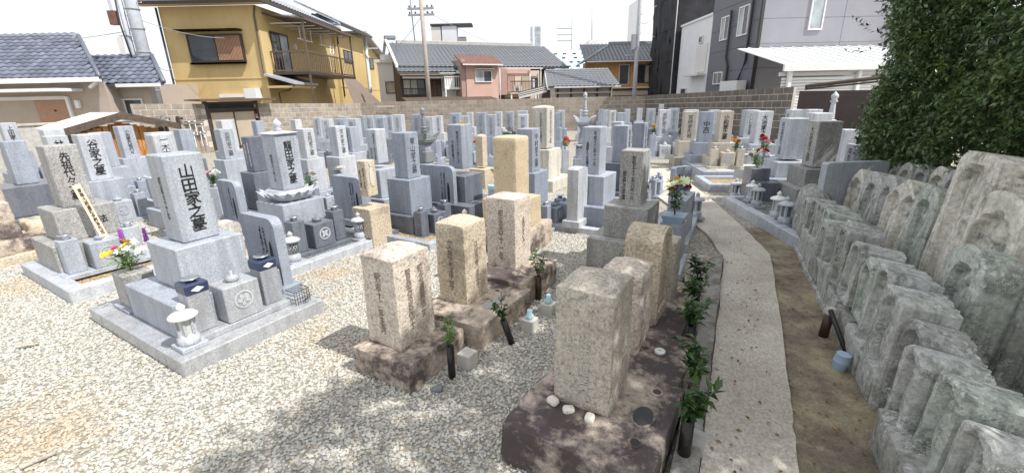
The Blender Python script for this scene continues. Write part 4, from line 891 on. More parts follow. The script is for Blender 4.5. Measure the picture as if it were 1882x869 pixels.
for k, (x_, y_, h_, mt, lb) in enumerate(((.86,1.80,.30,'black_tube','black tube with leaves at the nearest pillar, by the path edging'),(1.04,2.16,.28,'brown_tube','red-brown tube with round leaves beside the dark base'),(1.24,2.72,.30,'black_tube','dark tube with spreading twigs beside the arched stone'),(1.42,3.10,.32,'black_tube','dark tube with leaves by the short block-like stone'),(1.62,3.52,.30,'black_tube','farthest dark tube with white-tipped twigs by the path edging'))):
    tube_vase((x_,y_,0), h_, .032, mt, lb, 60+k, sp=(8,.26,.13,9,.075,.034))
t = empty('glass_block', (.93,1.86,0), PA, 'tilted small grey paving block by the black tube', 'block'); o = B('block', t, m['concrete'], -.02,.02,-.05,.05,0,.16); o.rotation_euler = (.1,.15,0)
sprig(tag(empty('leafy_twig', (1.02,4.15,.1), 0, 'leafy twig growing beside the brown-speckled gravestone', 'twig'), 'leafy twig growing beside the brown-speckled gravestone', 'twig'), 5, .22, .16, 7, .06, .025, 'leaf_bright', 77)

# ------------------------------------------------------------------ carved tablets along the path
JO = Vector((1.95,1.73,0)); JU = Vector((.426,.905,0)).normalized(); JN = Vector((JU.y,-JU.x,0)); JPHI = math.atan2(-JU.y, -JU.x)
def tablet_mesh(w, h, t, seed, niche=True, top='arch', nn=1, nd=.058):
    r_ = random.Random(seed); nx, nz = 30, 36; V = []; rows = []
    rise = {'arch':.5*w, 'point':.42*w, 'flat':.05*w, 'low':.16*w}[top]
    def ztop(u): 
        a = abs(u)
        if top == 'point': return h-rise*a**1.25
        if top in ('flat','low'): return h-rise*(a**3.2)+.012*math.sin(u*2.3+seed)
        return h-rise*(1-math.sqrt(max(0,1-(a*.995)**2.2)))
    def dep(x, z):
        d = 0.0
        if niche:
            for q in range(nn):
                c = 0 if nn == 1 else (-.24*w, .24*w)[q]; iw = w*((.30,.36,.33)[seed % 3] if nn == 1 else .19); it = h-rise*.42-.05*h; xx = x-c
                lim = it-(0 if abs(xx) < 1e-9 else iw*(1-math.sqrt(max(0,1-min(1,(xx/iw)**2)))))
                e = min((iw-abs(xx))/.014, (lim-z)/.014, (z-.06*h)/.014); k = max(0, min(1, e)); d = max(d, nd*k)
                if k > 0:      # worn standing figure
                    bx = xx/(iw*.62); bz = (z-h*.40)/(h*.30); b = 1-bx*bx-bz*bz; hd = 1-(xx/(iw*.34))**2-((z-h*.75)/(iw*.40))**2
                    if b > 0: d -= .62*nd*math.sqrt(b)*k
                    if hd > 0: d -= .55*nd*math.sqrt(hd)*k
        return d
    F = []; front = {}; back = {}
    for i in range(nx+1):
        u = -1+2*i/nx; x = u*w/2; zt = ztop(u)
        for k in range(nz+1):
            z = zt*k/nz; p = Vector((x*8+seed*3.7, z*8, seed)); a = noise.fractal(p, 1., 2., 4)*.007
            ex = .010*max(0,(abs(u)-.93)/.07)**2+.010*max(0,(k/nz-.97)/.03)**2
            front[i,k] = len(V); V.append((x+noise.noise(p*.35)*.007, -t/2+dep(x,z)+a*.7+ex, z+noise.noise(p*.45+Vector((9,0,0)))*.010))
    for i in range(nx+1):
        u = -1+2*i/nx; zt = ztop(u)
        for k in (0, nz):
            p = Vector((u*3+seed, k*.1, 5)); back[i,k] = len(V); V.append((u*w/2+noise.noise(p)*.01, t/2+noise.noise(p*2)*.02, zt*k/nz-(.03 if k else 0)))
    for i in range(nx):
        for k in range(nz): F.append((front[i,k],front[i+1,k],front[i+1,k+1],front[i,k+1]))
        F.append((front[i,nz],front[i+1,nz],back[i+1,nz],back[i,nz])); F.append((back[i,0],back[i,nz],back[i+1,nz],back[i+1,0])); F.append((front[i+1,0],front[i,0],back[i,0],back[i+1,0]))
    F.append([front[0,k] for k in range(nz,-1,-1)]+[back[0,0],back[0,nz]]); F.append([front[nx,k] for k in range(nz+1)]+[back[nx,nz],back[nx,0]])
    mb = MB(); mb.add(V, F, False)
    return mb
def jpos(s_, off): p = JO+JU*s_+JN*off; return p.x, p.y
def tablet(s_, off, z0, z1, w, t, mat, label, grp, seed, lean=6, top='arch', nn=1, yaw=0, tilt=0):
    x, y = jpos(s_, off); o = tablet_mesh(w, z1-z0, t, seed, True, top, nn, .050 if 'front row' in grp else .060).obj('stone_tablet', m[mat])
    o.location = (x, y, z0); o.rotation_euler = (R(-lean), R(tilt), JPHI+R(yaw+(1 if 'front row' in grp else 5))); return tag(o, label, 'stone tablet', grp)
ORDN = ['nearest']+ORD[1:]
row1 = [(-.42,.60),(-.14,.61),(.14,.63),(.38,.68),(.62,.73),(.88,.76),(1.18,.77),(1.50,.77),(1.80,.76),(2.08,.75),(2.36,.74),(2.66,.73),(2.96,.71),(3.28,.69),(3.62,.67)]
tops = ['low','flat','low','low','low','flat','point','low','flat','low','arch','flat','low','flat','low']
for k, (s_, zt) in enumerate(row1):
    gap = .28 if k < 5 else .30
    tablet(s_, .10+.02*math.sin(k*2.3), .28 if k > 5 else .16, zt+.03*math.sin(k*1.7), gap*random.uniform(.80,.93), random.uniform(.22,.29), ['slate','slate_green','slate','slate_dark','slate'][k % 5], 'lichen-spotted low stone tablet in the front row, '+('nearest to the camera' if k == 0 else ORD[k]+' counting from the near end'), 'front row of low carved tablets', 100+k, 2+3*math.sin(k*3), tops[k], 1, 2.5*math.sin(k*5), 2*math.sin(k*7))
x, y = jpos(4.05, .10); o = rough(MB(), -.26,.26,-.14,.14,.0,.42,.10,.016,.03,.03,131,6).obj('rough_stone', m['slate_dark']); o.location = (x,y,.26); o.rotation_euler = (R(-5),0,JPHI); tag(o, 'rough dark rounded stone closing the far end of the low tablets', 'stone')
row2 = [(.45,.62,.20,1.02,.40,'slate_dark','arch',1),(.86,.42,.15,.96,.38,'slate_green','arch',1),(1.10,.58,.15,1.25,.44,'slate_pale','arch',1),(1.50,.62,.10,1.44,.46,'slate_pale','low',1),(1.92,.52,.12,1.12,.34,'slate_green','arch',1),(2.36,.50,.12,1.10,.50,'slate_pale','point',2),(2.85,.54,.12,1.05,.36,'slate','arch',1),(3.28,.52,.12,1.02,.42,'slate','arch',1),(3.70,.50,.12,.98,.42,'slate_pale','point',1),(4.12,.50,.12,.90,.32,'slate','flat',1),(4.48,.50,.12,.76,.28,'slate','flat',1)]
lab2 = ['dark mossy tall tablet at the lower right edge','dark tall tablet with pale lichen patches, overlapping its big neighbour','tall pale tablet with deep arched niche right of the tallest one','tallest pale tablet with a dark sloping top under the hedge','grey-green slim tablet left of the tallest one','pale tablet with a pointed top and two small niches','grey tall tablet standing behind the double-niche one','grey round-topped tall tablet fourth from the rough end stone','pale tall tablet with a cracked arch third from the rough end stone','plain tall grey slab second from the rough end stone','slim grey slab next to the rough end stone']
for k, (s_, off, z0, z1, w, mt, tp, nn) in enumerate(row2): tablet(s_+.06, off, z0, z1, w, .20 if k != 3 else .34, mt, lab2[k], 'second row of tall carved tablets', 140+k, 4, tp, nn, 3*math.sin(k*4), 1.5*math.sin(k*3))
for k, (s_, zt) in enumerate([(2.80,1.24),(3.11,1.10),(3.44,1.08),(3.85,1.05),(4.30,1.0),(4.62,.94)]):
    tablet(s_, 1.05, .35, zt, .30, .16, ['slate_pale','slate','slate_pale','slate','slate_pale','slate'][k], 'small arched tablet in the back row under the hedge, '+ORD[k]+' from the near end', 'back row of small tablets', 170+k, 5, 'arch')
bl = [(-.55,.30),(-.10,.55),(.66,.36),(1.02,.34),(1.38,.36),(1.74,.34),(2.14,.44),(2.58,.42),(2.98,.36),(3.36,.40),(3.76,.38),(4.12,.32)]
for k, (s_, L) in enumerate(bl):
    off = -.02 if k > 1 else -.10; x, y = jpos(s_, off+.15); o = rough(MB(), -L/2,L/2,-.17,.17,-.05,.34 if k > 5 else .24,.016,.006,.03,0,200+k,8).obj('base_stone', m[['slate','slate_dark','slate'][k % 3]]); o.location = (x,y,.0); o.rotation_euler = (0,R(2*math.sin(k*3)),JPHI+R(2*math.sin(k*5)))
    tag(o, ('long fallen-looking footing stone at the near end of the tablets' if k == 1 else 'grey footing stone under the low tablets, '+('at the very near end' if k == 0 else ORD[k]+' from the near end')), 'stone', 'footing stones under the tablets')
o = strip('ledge', [jpos(s_, -.06) for s_ in (1.6,2.3,3.0,3.6,4.3)], [jpos(s_, .30) for s_ in (1.6,2.3,3.0,3.6,4.3)], -.05, .05, m['slate'], 'structure', 'low concrete ledge beneath the tablets', 'ledge', .01)
o = strip('ground_bank', [jpos(s_, .22) for s_ in (-1.5,1,3,5,6)], [jpos(s_, 2.6) for s_ in (-1.5,1,3,5,6)], -.05, .16, m['dirt'], 'structure', 'dark earth bank under the hedge', 'earth')
# tubes and cup by the tablets
t = empty('flower_tube', (2.42,3.02,0), 0, 'rusty brown tube with a broken stone lid against the ledge', 'flower tube'); t.rotation_euler = (0,.08,0); MB().lathe([(.034,0),(.034,.20),(.028,.20)], 14).obj('tube', m['brown_tube'], t); o = rough(MB(), -.03,.03,-.03,.03,.2,.26,.01,.006,.015,0,301).obj('lid', m['slate_pale'], t)
t = empty('flower_tube', (2.52,2.84,.0), 0, 'thin dark tube leaning from the ledge into the blue cup', 'flower tube'); MB().tube([(-.10,.16,.24),(-.16,-.14,.06)], .017, 10).obj('tube', m['black_tube'], t)
t = empty('blue_cup', (2.24,2.60,0), 0, 'light blue plastic cup standing on the bare earth', 'cup'); t.rotation_euler = (.06,.10,0); MB().lathe([(.036,0),(.042,.012),(.046,.06),(.049,.066),(.048,.075),(.046,.08),(.043,.12),(.045,.126),(.038,.126)], 18).obj('cup', m['blue_plastic'], t)
o = rough(MB(), -.07,.07,-.05,.05,-.02,.05,.02,.012,.02,0,310).obj('loose_stone', m['slate_dark']); o.location = (2.40,2.52,0); tag(o, 'grey broken stone beside the blue cup', 'stone')
o = rough(MB(), -.06,.06,-.035,.035,-.01,.03,.012,.008,.02,0,311).obj('loose_stone', m['slate']); o.location = (1.98,1.84,0.01); tag(o, 'flat grey chip of stone on the earth at the bottom edge', 'stone')

# ------------------------------------------------------------------ block walls
def oriented(p0, p1): d = Vector((p1[0]-p0[0], p1[1]-p0[1], 0)); return d.length, math.atan2(d.y, d.x)
def block_wall(p0, p1, z0, z1, label, mat, bl=.40, ch=.20, shown=6, skip=None, grp='block walls round the graveyard'):
    L, a = oriented(p0, p1); t = empty('block_wall', (p0[0],p0[1],0), a, label, 'wall', grp); t['kind'] = 'thing'
    nb = int(round(L/bl)); bl = L/nb; nc = int(math.ceil(1.9/ch)); blk = {}; low = MB()
    tops = lambda x: z0+(z1-z0)*x/L
    me_full = MB().box(.010, bl-.010, -.06, .06, .010, ch-.010, c=.006).mesh('block', m[mat]); me_half = MB().box(.010, bl/2-.010, -.06, .06, .010, ch-.010, c=.006).mesh('block', m[mat])
    slope = (z1-z0)/L
    for k in range(nc):
        x = 0.0; odd = k % 2
        while x < L-.01:
            half = (odd and x < .01) or L-x < bl*.75; w = bl/2 if half else bl; zt = tops(x)
            zz = zt-ch*(k+1); xc = x+w/2
            if not (skip and skip[0] < xc < skip[1]):
                if k < shown:
                    o = link('block', me_half if half else me_full, t); o.location = (x,0,zz); o.rotation_euler = (0,-math.atan(slope),0)
                else: low.box(x+.004, x+w-.004, -.06, .06, zz+.004, zz+ch-.004, c=.006)
            x += w
    segs = [(0,L)] if not skip else [(0,skip[0]),(skip[1],L)]
    core = MB()
    for a_, b_ in segs: core.prism([(a_,-.3),(b_,-.3),(b_,tops(b_)-.012),(a_,tops(a_)-.012)], 'y', -.05, .05)
    core.obj('mortar', m['mortar'], t); o = low.obj('lower_blocks', m[mat], t); o['kind'] = 'stuff'
    return t
W1a, W1b, W2b, W3b = (-12.5,15.2), (-8.1,25.0), (7.0,23.5), (8.95,14.4)
w1 = block_wall(W1a, W1b, 1.84, 1.62, 'sunlit tan block wall with the brown gate, behind the shed', 'block', skip=(2.35,4.55))
block_wall(W1b, W2b, 1.66, 1.70, 'long block wall across the back of the graveyard', 'block')
block_wall((W2b[0]+.02,W2b[1]-.1), W3b, 1.72, 1.94, 'shaded grey-brown block wall on the far right side', 'block_shaded', ch=.21)
t = empty('wall_shelf', (-4.9-3.05+.5,24.8-.1,0), R(-5.7), 'narrow pale wooden board fixed high on the back wall', 'board'); t.location = (-6.65,24.72,0); B('board', t, m['cream_wall'], -.45,.45,-.16,-.02,1.40,1.44)
# brown steel fence beyond the wall end
L, a = oriented((8.98,14.2),(9.25,9.2)); t = empty('steel_fence', (8.98,14.2,0), a, 'dark brown steel sheet fence behind the hedge end', 'fence'); t['kind'] = 'thing'
for k in range(4): B('panel', t, m['maroon_steel'], k*1.25+.01, k*1.25+1.24, -.02, .02, 0, 1.80, c=.003)
B('post', t, m['maroon_steel'], -.04, .04, .022, .08, 0, 1.80)
# gate in the sunlit wall
L, a = oriented(W1a, W1b); gx = 2.35
t = empty('brown_gate', (*loc_to(W1a, a, gx, 0), 0), a, 'brown framed double sliding gate with a small roof in the tan wall', 'gate')
for x0, x1 in ((.0,.10),(2.10,2.20)): B('post', t, m['brown_dark'], x0, x1, -.08, .08, 0, 1.86)
B('lintel', t, m['brown_dark'], .10, 2.10, -.07, .07, 1.52, 1.60); B('lintel', t, m['brown_dark'], .10, 2.10, -.07, .07, 1.76, 1.84); B('transom_glass', t, m['glass_dark'], .10, 2.10, -.01, .01, 1.60, 1.76, c=0)
for x0, x1 in ((.11,1.12),(1.08,2.09)):
    y_ = -.03 if x0 < .5 else .03; f = MB(); f.box(x0,x0+.06,y_-.02,y_+.02,.05,1.52); f.box(x1-.06,x1,y_-.02,y_+.02,.05,1.52); f.box(x0+.06,x1-.06,y_-.02,y_+.02,1.44,1.52); f.box(x0+.06,x1-.06,y_-.02,y_+.02,.05,.13); d_ = f.obj('door', m['brown_dark'], t); B('panel', d_, m['gate_panel'], x0+.06, x1-.06, y_-.01, y_+.01, .13, 1.44, c=0)
mb = MB(); mb.prism([(-.55,1.86),(.35,1.90),(.35,1.94),(-.55,1.95)], 'x', -.45, 2.75); mb.obj('roof', m['brown_metal'], t)
# bucket and ladle rack by the wall
def hang(px_, label, kind, k):
    p = loc_to(W1a, a, px_[0], -.22)
    if kind == 'bucket':
        t = empty('steel_bucket', (p[0],p[1],px_[1]), a, label, 'bucket'); o = MB().lathe([(.13,0),(.16,.22),(.165,.225),(.15,.22),(.12,.02)], 18).obj('bucket', m['steel'], t); o.rotation_euler = (R(70),R(20),0)
    else:
        t = empty('water_ladle', (p[0],p[1],px_[1]), a, label, 'ladle', 'ladles hanging at the wall'); MB().lathe([(.05,0),(.075,.04),(.08,.07),(.07,.07),(.05,.02)], 12).obj('bowl', m['steel'], t); B('handle', t, m['white_paint'], -.012,.012,-.02,-.005,-.45,.0,c=.002)
hang((.62,1.22), 'shiny steel bucket tipped on its side by the tan wall', 'bucket', 0)
lad = ['top left','top middle','top right','lower left','lower middle','lower right']
for k, (x_, z_) in enumerate(((1.55,1.12),(1.75,1.13),(1.98,1.02),(1.62,.70),(1.86,.72),(2.02,.73))): hang((x_,z_), 'white-handled ladle hanging %s on the tan wall rack' % lad[k], 'ladle', k)
t = empty('ladle_rack', (*loc_to(W1a, a, 1.80, -.14), 0), a, 'dark rack bars holding the ladles against the tan wall', 'rack')
for z_ in (.78,1.18): B('bar', t, m['grey_dark'], -.35,.35,-.03,.0,z_-.02,z_+.01)
for x_ in (-.98,-.55): B('post', t, m['brown_dark'], x_-.035,x_+.035,-.05,.03,0,1.38); B('hook', t, m['brown_dark'], x_+.03,x_+.16,-.05,.0,1.26,1.34)
# low grey wall at left with tan coping
L, a = oriented((-15.5,9.2),(-11.9,14.6)); t = empty('low_wall', (-15.5,9.2,0), a, 'low grey plastered wall with a tan coping at the far left', 'wall'); t['kind'] = 'thing'; B('wall', t, m['concrete'], 0, L, -.06, .06, 0, 1.32, c=0); B('coping', t, m['granite_beige'], 0, L, -.10, .10, 1.321, 1.38)

# ------------------------------------------------------------------ building helpers
def win(parent, x0, x1, z0, z1, y, frame='white_paint', panes=('glass_dark','glass_dark'), fw=.05, name='window'):
    f = MB(); f.box(x0,x1,y-.06,y+.02,z0,z0+fw); f.box(x0,x1,y-.06,y+.02,z1-fw,z1); f.box(x0,x0+fw,y-.058,y+.02,z0+fw,z1-fw); f.box(x1-fw,x1,y-.058,y+.02,z0+fw,z1-fw)
    n = len(panes); w = (x1-x0-2*fw)/n
    for k in range(1, n): f.box(x0+fw+w*k-.02, x0+fw+w*k+.02, y-.05, y+.02, z0+fw, z1-fw)
    o = f.obj(name, m[frame], parent)
    for k, g in enumerate(panes): B('pane', o, m[g], x0+fw+w*k+(.02 if k else 0), x0+fw+w*(k+1)-(.02 if k < n-1 else 0), y-.03, y-.01, z0+fw, z1-fw, c=0)
    return o
def win_side(parent, y0, y1, z0, z1, x, **kw):   # on a wall whose outside is +x
    o = win(parent, 0, y1-y0, z0, z1, 0, **kw); o.location = (x, y0, 0); o.rotation_euler = (0,0,R(90)); return o
def tile_geo(mb, w, l, arch=.045, th=.018, n=6):
    vs = []; fs = []
    for j, (v, lift) in enumerate(((0,.03),(l,.0))):
        for i in range(n+1):
            u = i/n; z = arch*(math.sin(u*2*math.pi)*.5+.5)+lift; vs.append((u*w, v, z))
    vs += [(x, y, z-th) for x, y, z in vs[:n+1]]
    for i in range(n): fs.append((i,i+1,n+2+i,n+1+i)); fs.append((i+1,i,2*(n+1)+i,2*(n+1)+i+1))
    return mb.add(vs, fs, True)
def tiled(parent, O, U, V, wu, lv, poly, mat, tw=.30, tl=.27, indiv=300, slabth=.08, overlap=.05):
    """roof plane: origin O, unit U along eave, unit V up the slope; poly in (u,v) metres"""
    O, U, V = Vector(O), Vector(U).normalized(), Vector(V).normalized(); N = U.cross(V)
    M = Matrix(((U.x,V.x,N.x,O.x),(U.y,V.y,N.y,O.y),(U.z,V.z,N.z,O.z),(0,0,0,1)))
    def inside(u, v):
        c = False
        for (x1,y1),(x2,y2) in zip(poly, poly[1:]+poly[:1]):
            if (y1 > v) != (y2 > v) and u < (x2-x1)*(v-y1)/(y2-y1)+x1: c = not c
        return c
    mb = MB(); mb.M = M; mb.prism(poly, 'z', -slabth, -.002); r0 = mb.obj('roof', m[mat], parent)
    me = tile_geo(MB(), tw, tl+overlap).mesh('tile', m[mat]); cells = []
    u0, u1 = min(p[0] for p in poly), max(p[0] for p in poly); v0, v1 = min(p[1] for p in poly), max(p[1] for p in poly)
    j = 0; v = v0
    while v < v1-.05:
        u = u0
        while u < u1-.02:
            if inside(u+tw/2, min(v+tl/2, v1-.03)): cells.append(((M @ Vector((u,v,0))).length, u, v))
            u += tw
        v += tl
    cells.sort(); rest = MB(); rest.M = M
    Pm = parent.matrix_world if False else None
    for k, (d, u, v) in enumerate(cells):
        if k < indiv: o = link('tile', me, r0); o.matrix_local = M @ Matrix.Translation((u,v,0))
        else:
            b = MB(); tile_geo(b, tw, tl+overlap); rest.add([(x+u,y+v,z) for x,y,z in b.v], b.f, True)
    if rest.v: o = rest.obj('roof_tiles', m[mat], r0); o['kind'] = 'stuff'
    return r0
def ribbed(parent, O, U, V, lu, lv, mat, pitch=.25, amp=.03, name='roof', th=.10, skew=0, rows=0):
    O, U, V = Vector(O), Vector(U).normalized(), Vector(V).normalized(); N = U.cross(V); n = int(lu/pitch*6); vs = []; fs = []; nr = rows or 1
    for j in range(nr):
        a_, b_ = lv*j/nr, lv*(j+1)/nr; b = len(vs)
        for v, lift in ((a_, .03 if rows else 0), (b_, 0)):
            for i in range(n+1):
                u = lu*i/n; w = amp*(.5+.5*math.sin(2*math.pi*u/pitch)); uu = u*(1-skew*v/lv)+skew*lu*.0*v/lv
                vs.append(tuple(O+U*uu+V*v+N*(w+lift)))
        for i in range(n): fs.append((b+i,b+i+1,b+n+2+i,b+n+1+i))
    mb = MB().add(vs, fs, True); c = [O, O+U*lu, O+U*lu*(1-skew)+V*lv, O+V*lv]; d = [p-N*th for p in c]; mb.add([tuple(p-N*.004) for p in c]+[tuple(p) for p in d], [(3,2,1,0),(4,5,6,7),(0,1,5,4),(1,2,6,5),(2,3,7,6),(3,0,4,7)][1:])
    return mb.obj(name, m[mat], parent)
def rail(parent, x0, x1, y, z0, z1, n, mat, axis='x', post=.025):
    for k in range(n):
        p = x0+(x1-x0)*k/(n-1)
        (B('rail_bar', parent, m[mat], p-post/2, p+post/2, y-.012, y+.012, z0, z1, c=0) if axis == 'x' else B('rail_bar', parent, m[mat], y-.012, y+.012, p-post/2, p+post/2, z0, z1, c=0))
    for z in (z0, z1): (B('rail', parent, m[mat], x0-.03, x1+.03, y-.03, y+.03, z-.035, z+.035) if axis == 'x' else B('rail', parent, m[mat], y-.03, y+.03, x0-.03, x1+.03, z-.035, z+.035))
def aircon(parent, x, y, z, s=1.0, name='air_conditioner'):
    o = B(name, parent, m['white_paint'], x-.38*s, x+.38*s, y-.15*s, y+.15*s, z, z+.55*s, c=.02); MB().lathe([(.2*s,-.01),(.2*s,.0)], 20).obj('fan_grille', m['siding_grey'], o).matrix_local = Matrix.Translation((x-.08*s,y-.151*s,z+.28*s)) @ Matrix.Rotation(R(90),4,'X'); return o

# ------------------------------------------------------------------ house with the blue tiled roof (far left)
t = empty('tiled_house', (0,0,0), 0, 'low taupe house with blue-grey tiled hip roofs at the upper left', 'house')
mb = MB(); mb.box(-24,-14.75,17.0,24,0,2.62,c=0); mb.obj('wall', m['taupe_wall'], t); mb = MB(); mb.box(-14.748,-13.62,17.6,17.9,0,2.45,c=0); mb.obj('wing_wall', m['taupe_wall'], t)
B('fascia', t, m['white_paint'], -24.4, -14.42, 16.45, 16.58, 2.60, 2.76); B('fascia', t, m['white_paint'], -14.40, -12.75, 17.05, 17.17, 2.42, 2.54)
sl = Vector((0,.86,.51)).normalized()
tiled(t, (-24.4,16.48,2.74), (1,0,0), sl, 10, 4, [(0,0),(10.0,0),(7.0,3.45),(0,3.45)], 'tile_blue', .30, .28, 300)
tiled(t, (-15.9,17.08,2.54), (1,0,0), sl, 3.2, 2, [(0,.0),(3.25,0),(1.75,2.05),(-.9,2.05)], 'tile_blue', .30, .28, 120)
for p, q in (((-24.4,19.5,4.48),(-17.35,19.46,4.5)),((-17.35,19.46,4.5),(-14.4,16.5,2.78)),((-16.9,18.86,3.60),(-14.15,18.86,3.62)),((-14.15,18.86,3.62),(-12.62,17.08,2.58))): MB().tube([p,q], .075, 8).obj('ridge', m['tile_blue'], t)
MB().prism([(-15.0,2.45),(-14.72,2.62),(-14.66,2.55),(-14.94,2.38)], 'y', 16.6, 16.7).obj('downpipe', m['white_paint'], t)
win(t, -15.35, -13.95, 1.0, 2.02, 17.6-.02, 'pale_gutter', ('glass_curtain','glass_dark'))
dr = B('door', t, m['door_wood'], -17.45, -16.25, 16.95, 16.998, 0, 2.02); B('door_frame', t, m['white_paint'], -16.25, -16.14, 16.9, 16.998, 0, 2.14); B('door_frame', t, m['pale_gutter'], -18.9, -16.25, 16.9, 16.998, 2.03, 2.16); MB().lathe([(.03,0),(.03,.04)], 10, -16.75, 0).obj('door_peephole', m['brown_dark'], dr).matrix_local = Matrix.Translation((0,16.95,1.65)) @ Matrix.Rotation(R(90),4,'X')
B('awning', t, m['white_paint'], -19.2, -15.55, 15.95, 16.99, 2.30, 2.40); B('wall_lamp', t, m['white_paint'], -15.92, -15.78, 16.88, 16.99, 1.72, 2.0)

t = empty('white_annex', (0,0,0), 0, 'low white annex with dark railing between tiled and yellow houses', 'house'); B('wall', t, m['white_wall'], -18.5,-15.9,21.2,25,0,2.05,c=0)
for z_ in (2.1,2.2,2.3): B('rail', t, m['grey_dark'], -17.5,-15.8,21.0,21.05,z_,z_+.03,c=0)
t = empty('far_house', (0,0,0), 0, 'far pale house filling the gap behind the blue tiled roofs', 'house'); B('wall', t, m['white_wall'], -60,-24,55,60,0,3.4,c=0); B('wall', t, m['white_wall'], -30,40,64,70,0,3.4,c=0)
# ------------------------------------------------------------------ small wooden shed
t = empty('wooden_shed', (-9.55,11.1,0), R(60), 'small shed of charred orange planks with a white sheet roof', 'shed')
for k in range(11):
    x0 = -.80+k*.146; zt = 1.42-.20*abs(x0+.073)/.8; o = B('plank', t, m['shed_wood'], x0, x0+.14, -.02+.008*(k % 2), .02+.008*(k % 2), 0, zt, c=.006)
for k in range(6): B('side_plank', t, m['dark_wood'], -.84, -.805, .03+k*.2, .22+k*.2, 0, 1.20, c=.004)
B('corner_post', t, m['dark_wood'], .815, .90, -.05, .05, 0, 1.25); B('back_wall', t, m['dark_wood'], -.80, .80, 1.22, 1.26, 0, 1.3, c=0)
for sx in (-1, 1):
    mb = MB(); pr = [(0,1.60),(sx*1.12,1.28),(sx*1.12,1.33),(0,1.65)]; mb.prism(pr if sx > 0 else pr[::-1], 'y', -.28, 1.45); mb.obj('roof', m['white_roof'], t)
    mb = MB(); pr = [(0,1.50),(sx*1.14,1.18),(sx*1.14,1.34),(0,1.662)]; mb.prism(pr if sx > 0 else pr[::-1], 'y', -.34, -.285); mb.obj('bargeboard', m['dark_wood'], t)

# ------------------------------------------------------------------ yellow house
t = empty('yellow_house', (0,0,0), 0, 'large ochre-yellow two-storey house with brown balcony and grey tiles', 'house')
MB().box(-15.7,-11.35,22,30.9,0,5.95,c=0).obj('wall', m['yellow_wall'], t); MB().box(-15.7,-11.15,30.902,36.6,0,6.2,c=0).obj('wall', m['yellow_wall'], t)
mb = MB(); mb.prism([(36.602,0),(43.2,0),(43.2,4.3),(41.0,5.25),(36.602,6.5)], 'x', -15.7, -11.32); mb.obj('wall', m['yellow_wall'], t)
B('floor_band', t, m['yellow_wall'], -15.72, -11.33, 21.97, 21.999, 2.84, 2.90); B('floor_band', t, m['yellow_wall'], -11.149, -11.12, 30.91, 36.58, 2.6, 2.66); B('floor_band', t, m['yellow_wall'], -11.319, -11.29, 36.62, 43.1, 2.5, 2.56)
B('eave_board', t, m['brown_dark'], -16.45, -10.75, 21.3, 21.42, 5.94, 6.10); B('soffit', t, m['yellow_wall'], -16.40, -10.8, 21.42, 21.99, 5.96, 6.02)
tiled(t, (-16.5,21.25,6.12), (1,0,0), (0,.9,.42), 6, 3, [(0,0),(5.75,0),(4.1,3.4),(1.6,3.4)], 'tile_silver', .30, .28, 160)
tiled(t, (-10.72,21.25,6.12), (0,1,0), (-.9,0,.42), 9, 3, [(0,0),(9.6,0),(9.6,3.2),(1.6,3.2)], 'tile_silver', .30, .28, 120)
tiled(t, (-10.45,30.3,6.40), (0,1,0), (-.9,0,.42), 6.5, 3, [(0,0),(6.4,0),(6.4,3.0),(0,3.0)], 'tile_silver', .30, .28, 100)
tiled(t, (-15.5,30.3,6.3), (1,0,0), (0,.86,.5), 5, 2, [(0,0),(5.0,0),(3.5,1.5),(0,1.5)], 'tile_silver', .30, .28, 80)
mb = MB(); mb.prism([(36.4,6.56),(41.1,5.32),(43.6,4.22),(43.6,4.34),(41.1,5.46),(36.4,6.72)], 'x', -16, -10.7); mb.obj('roof', m['tile_silver'], t)
for k in range(8): y_ = 41.0+k*.32; B('rafter', t, m['cream_wall'], -11.3, -10.75, y_, y_+.1, 5.20-.45*k*.32, 5.30-.45*k*.32, c=0)
B('eave_board', t, m['brown_dark'], -10.74, -10.66, 21.3, 30.85, 5.94, 6.10); B('eave_board', t, m['brown_dark'], -10.48, -10.40, 30.3, 36.8, 6.22, 6.38)
# shuttered window with its little canopy
o = win(t, -14.68, -12.15, 3.58, 4.78, 21.96, 'brown_dark', ('glass_dark','brown_metal'), .07)
for k in range(17): B('shutter_slat', o, m['door_wood'], -13.36+k*.066, -13.318+k*.066, 21.885, 21.925, 3.66, 4.70, c=.004); B('window_canopy', t, m['yellow_wall'], -14.98, -12.10, 21.55, 21.999, 4.90, 4.96); B('window_box', t, m['brown_metal'], -14.68, -12.15, 21.80, 21.95, 3.50, 3.575)
for z0, z1, x_ in ((0,5.9,-15.74),): MB().tube([(x_,21.92,z1),(x_,21.92,z0)], .045, 8).obj('downpipe', m['grey_dark'], t)
MB().tube([(-11.30,21.9,5.9),(-11.42,21.92,5.5),(-11.42,21.92,3.0),(-11.2,21.9,2.9)], .045, 8).obj('downpipe', m['brown_metal'], t)
MB().tube([(-11.08,31.2,5.9),(-11.1,31.2,2.0)], .05, 8).obj('downpipe', m['brown_metal'], t)
MB().tube([(-11.22,43.3,4.2),(-11.22,43.3,1.2)], .05, 8).obj('downpipe', m['brown_metal'], t)
MB().tube([(-10.98,36.75,6.4),(-11.0,36.75,1.6),(-10.8,36.7,1.3)], .13, 12).obj('vent_pipe', m['pole_concrete'], t); B('bracket', t, m['pale_gutter'], -11.1,-10.0,36.4,36.46,5.45,5.52)
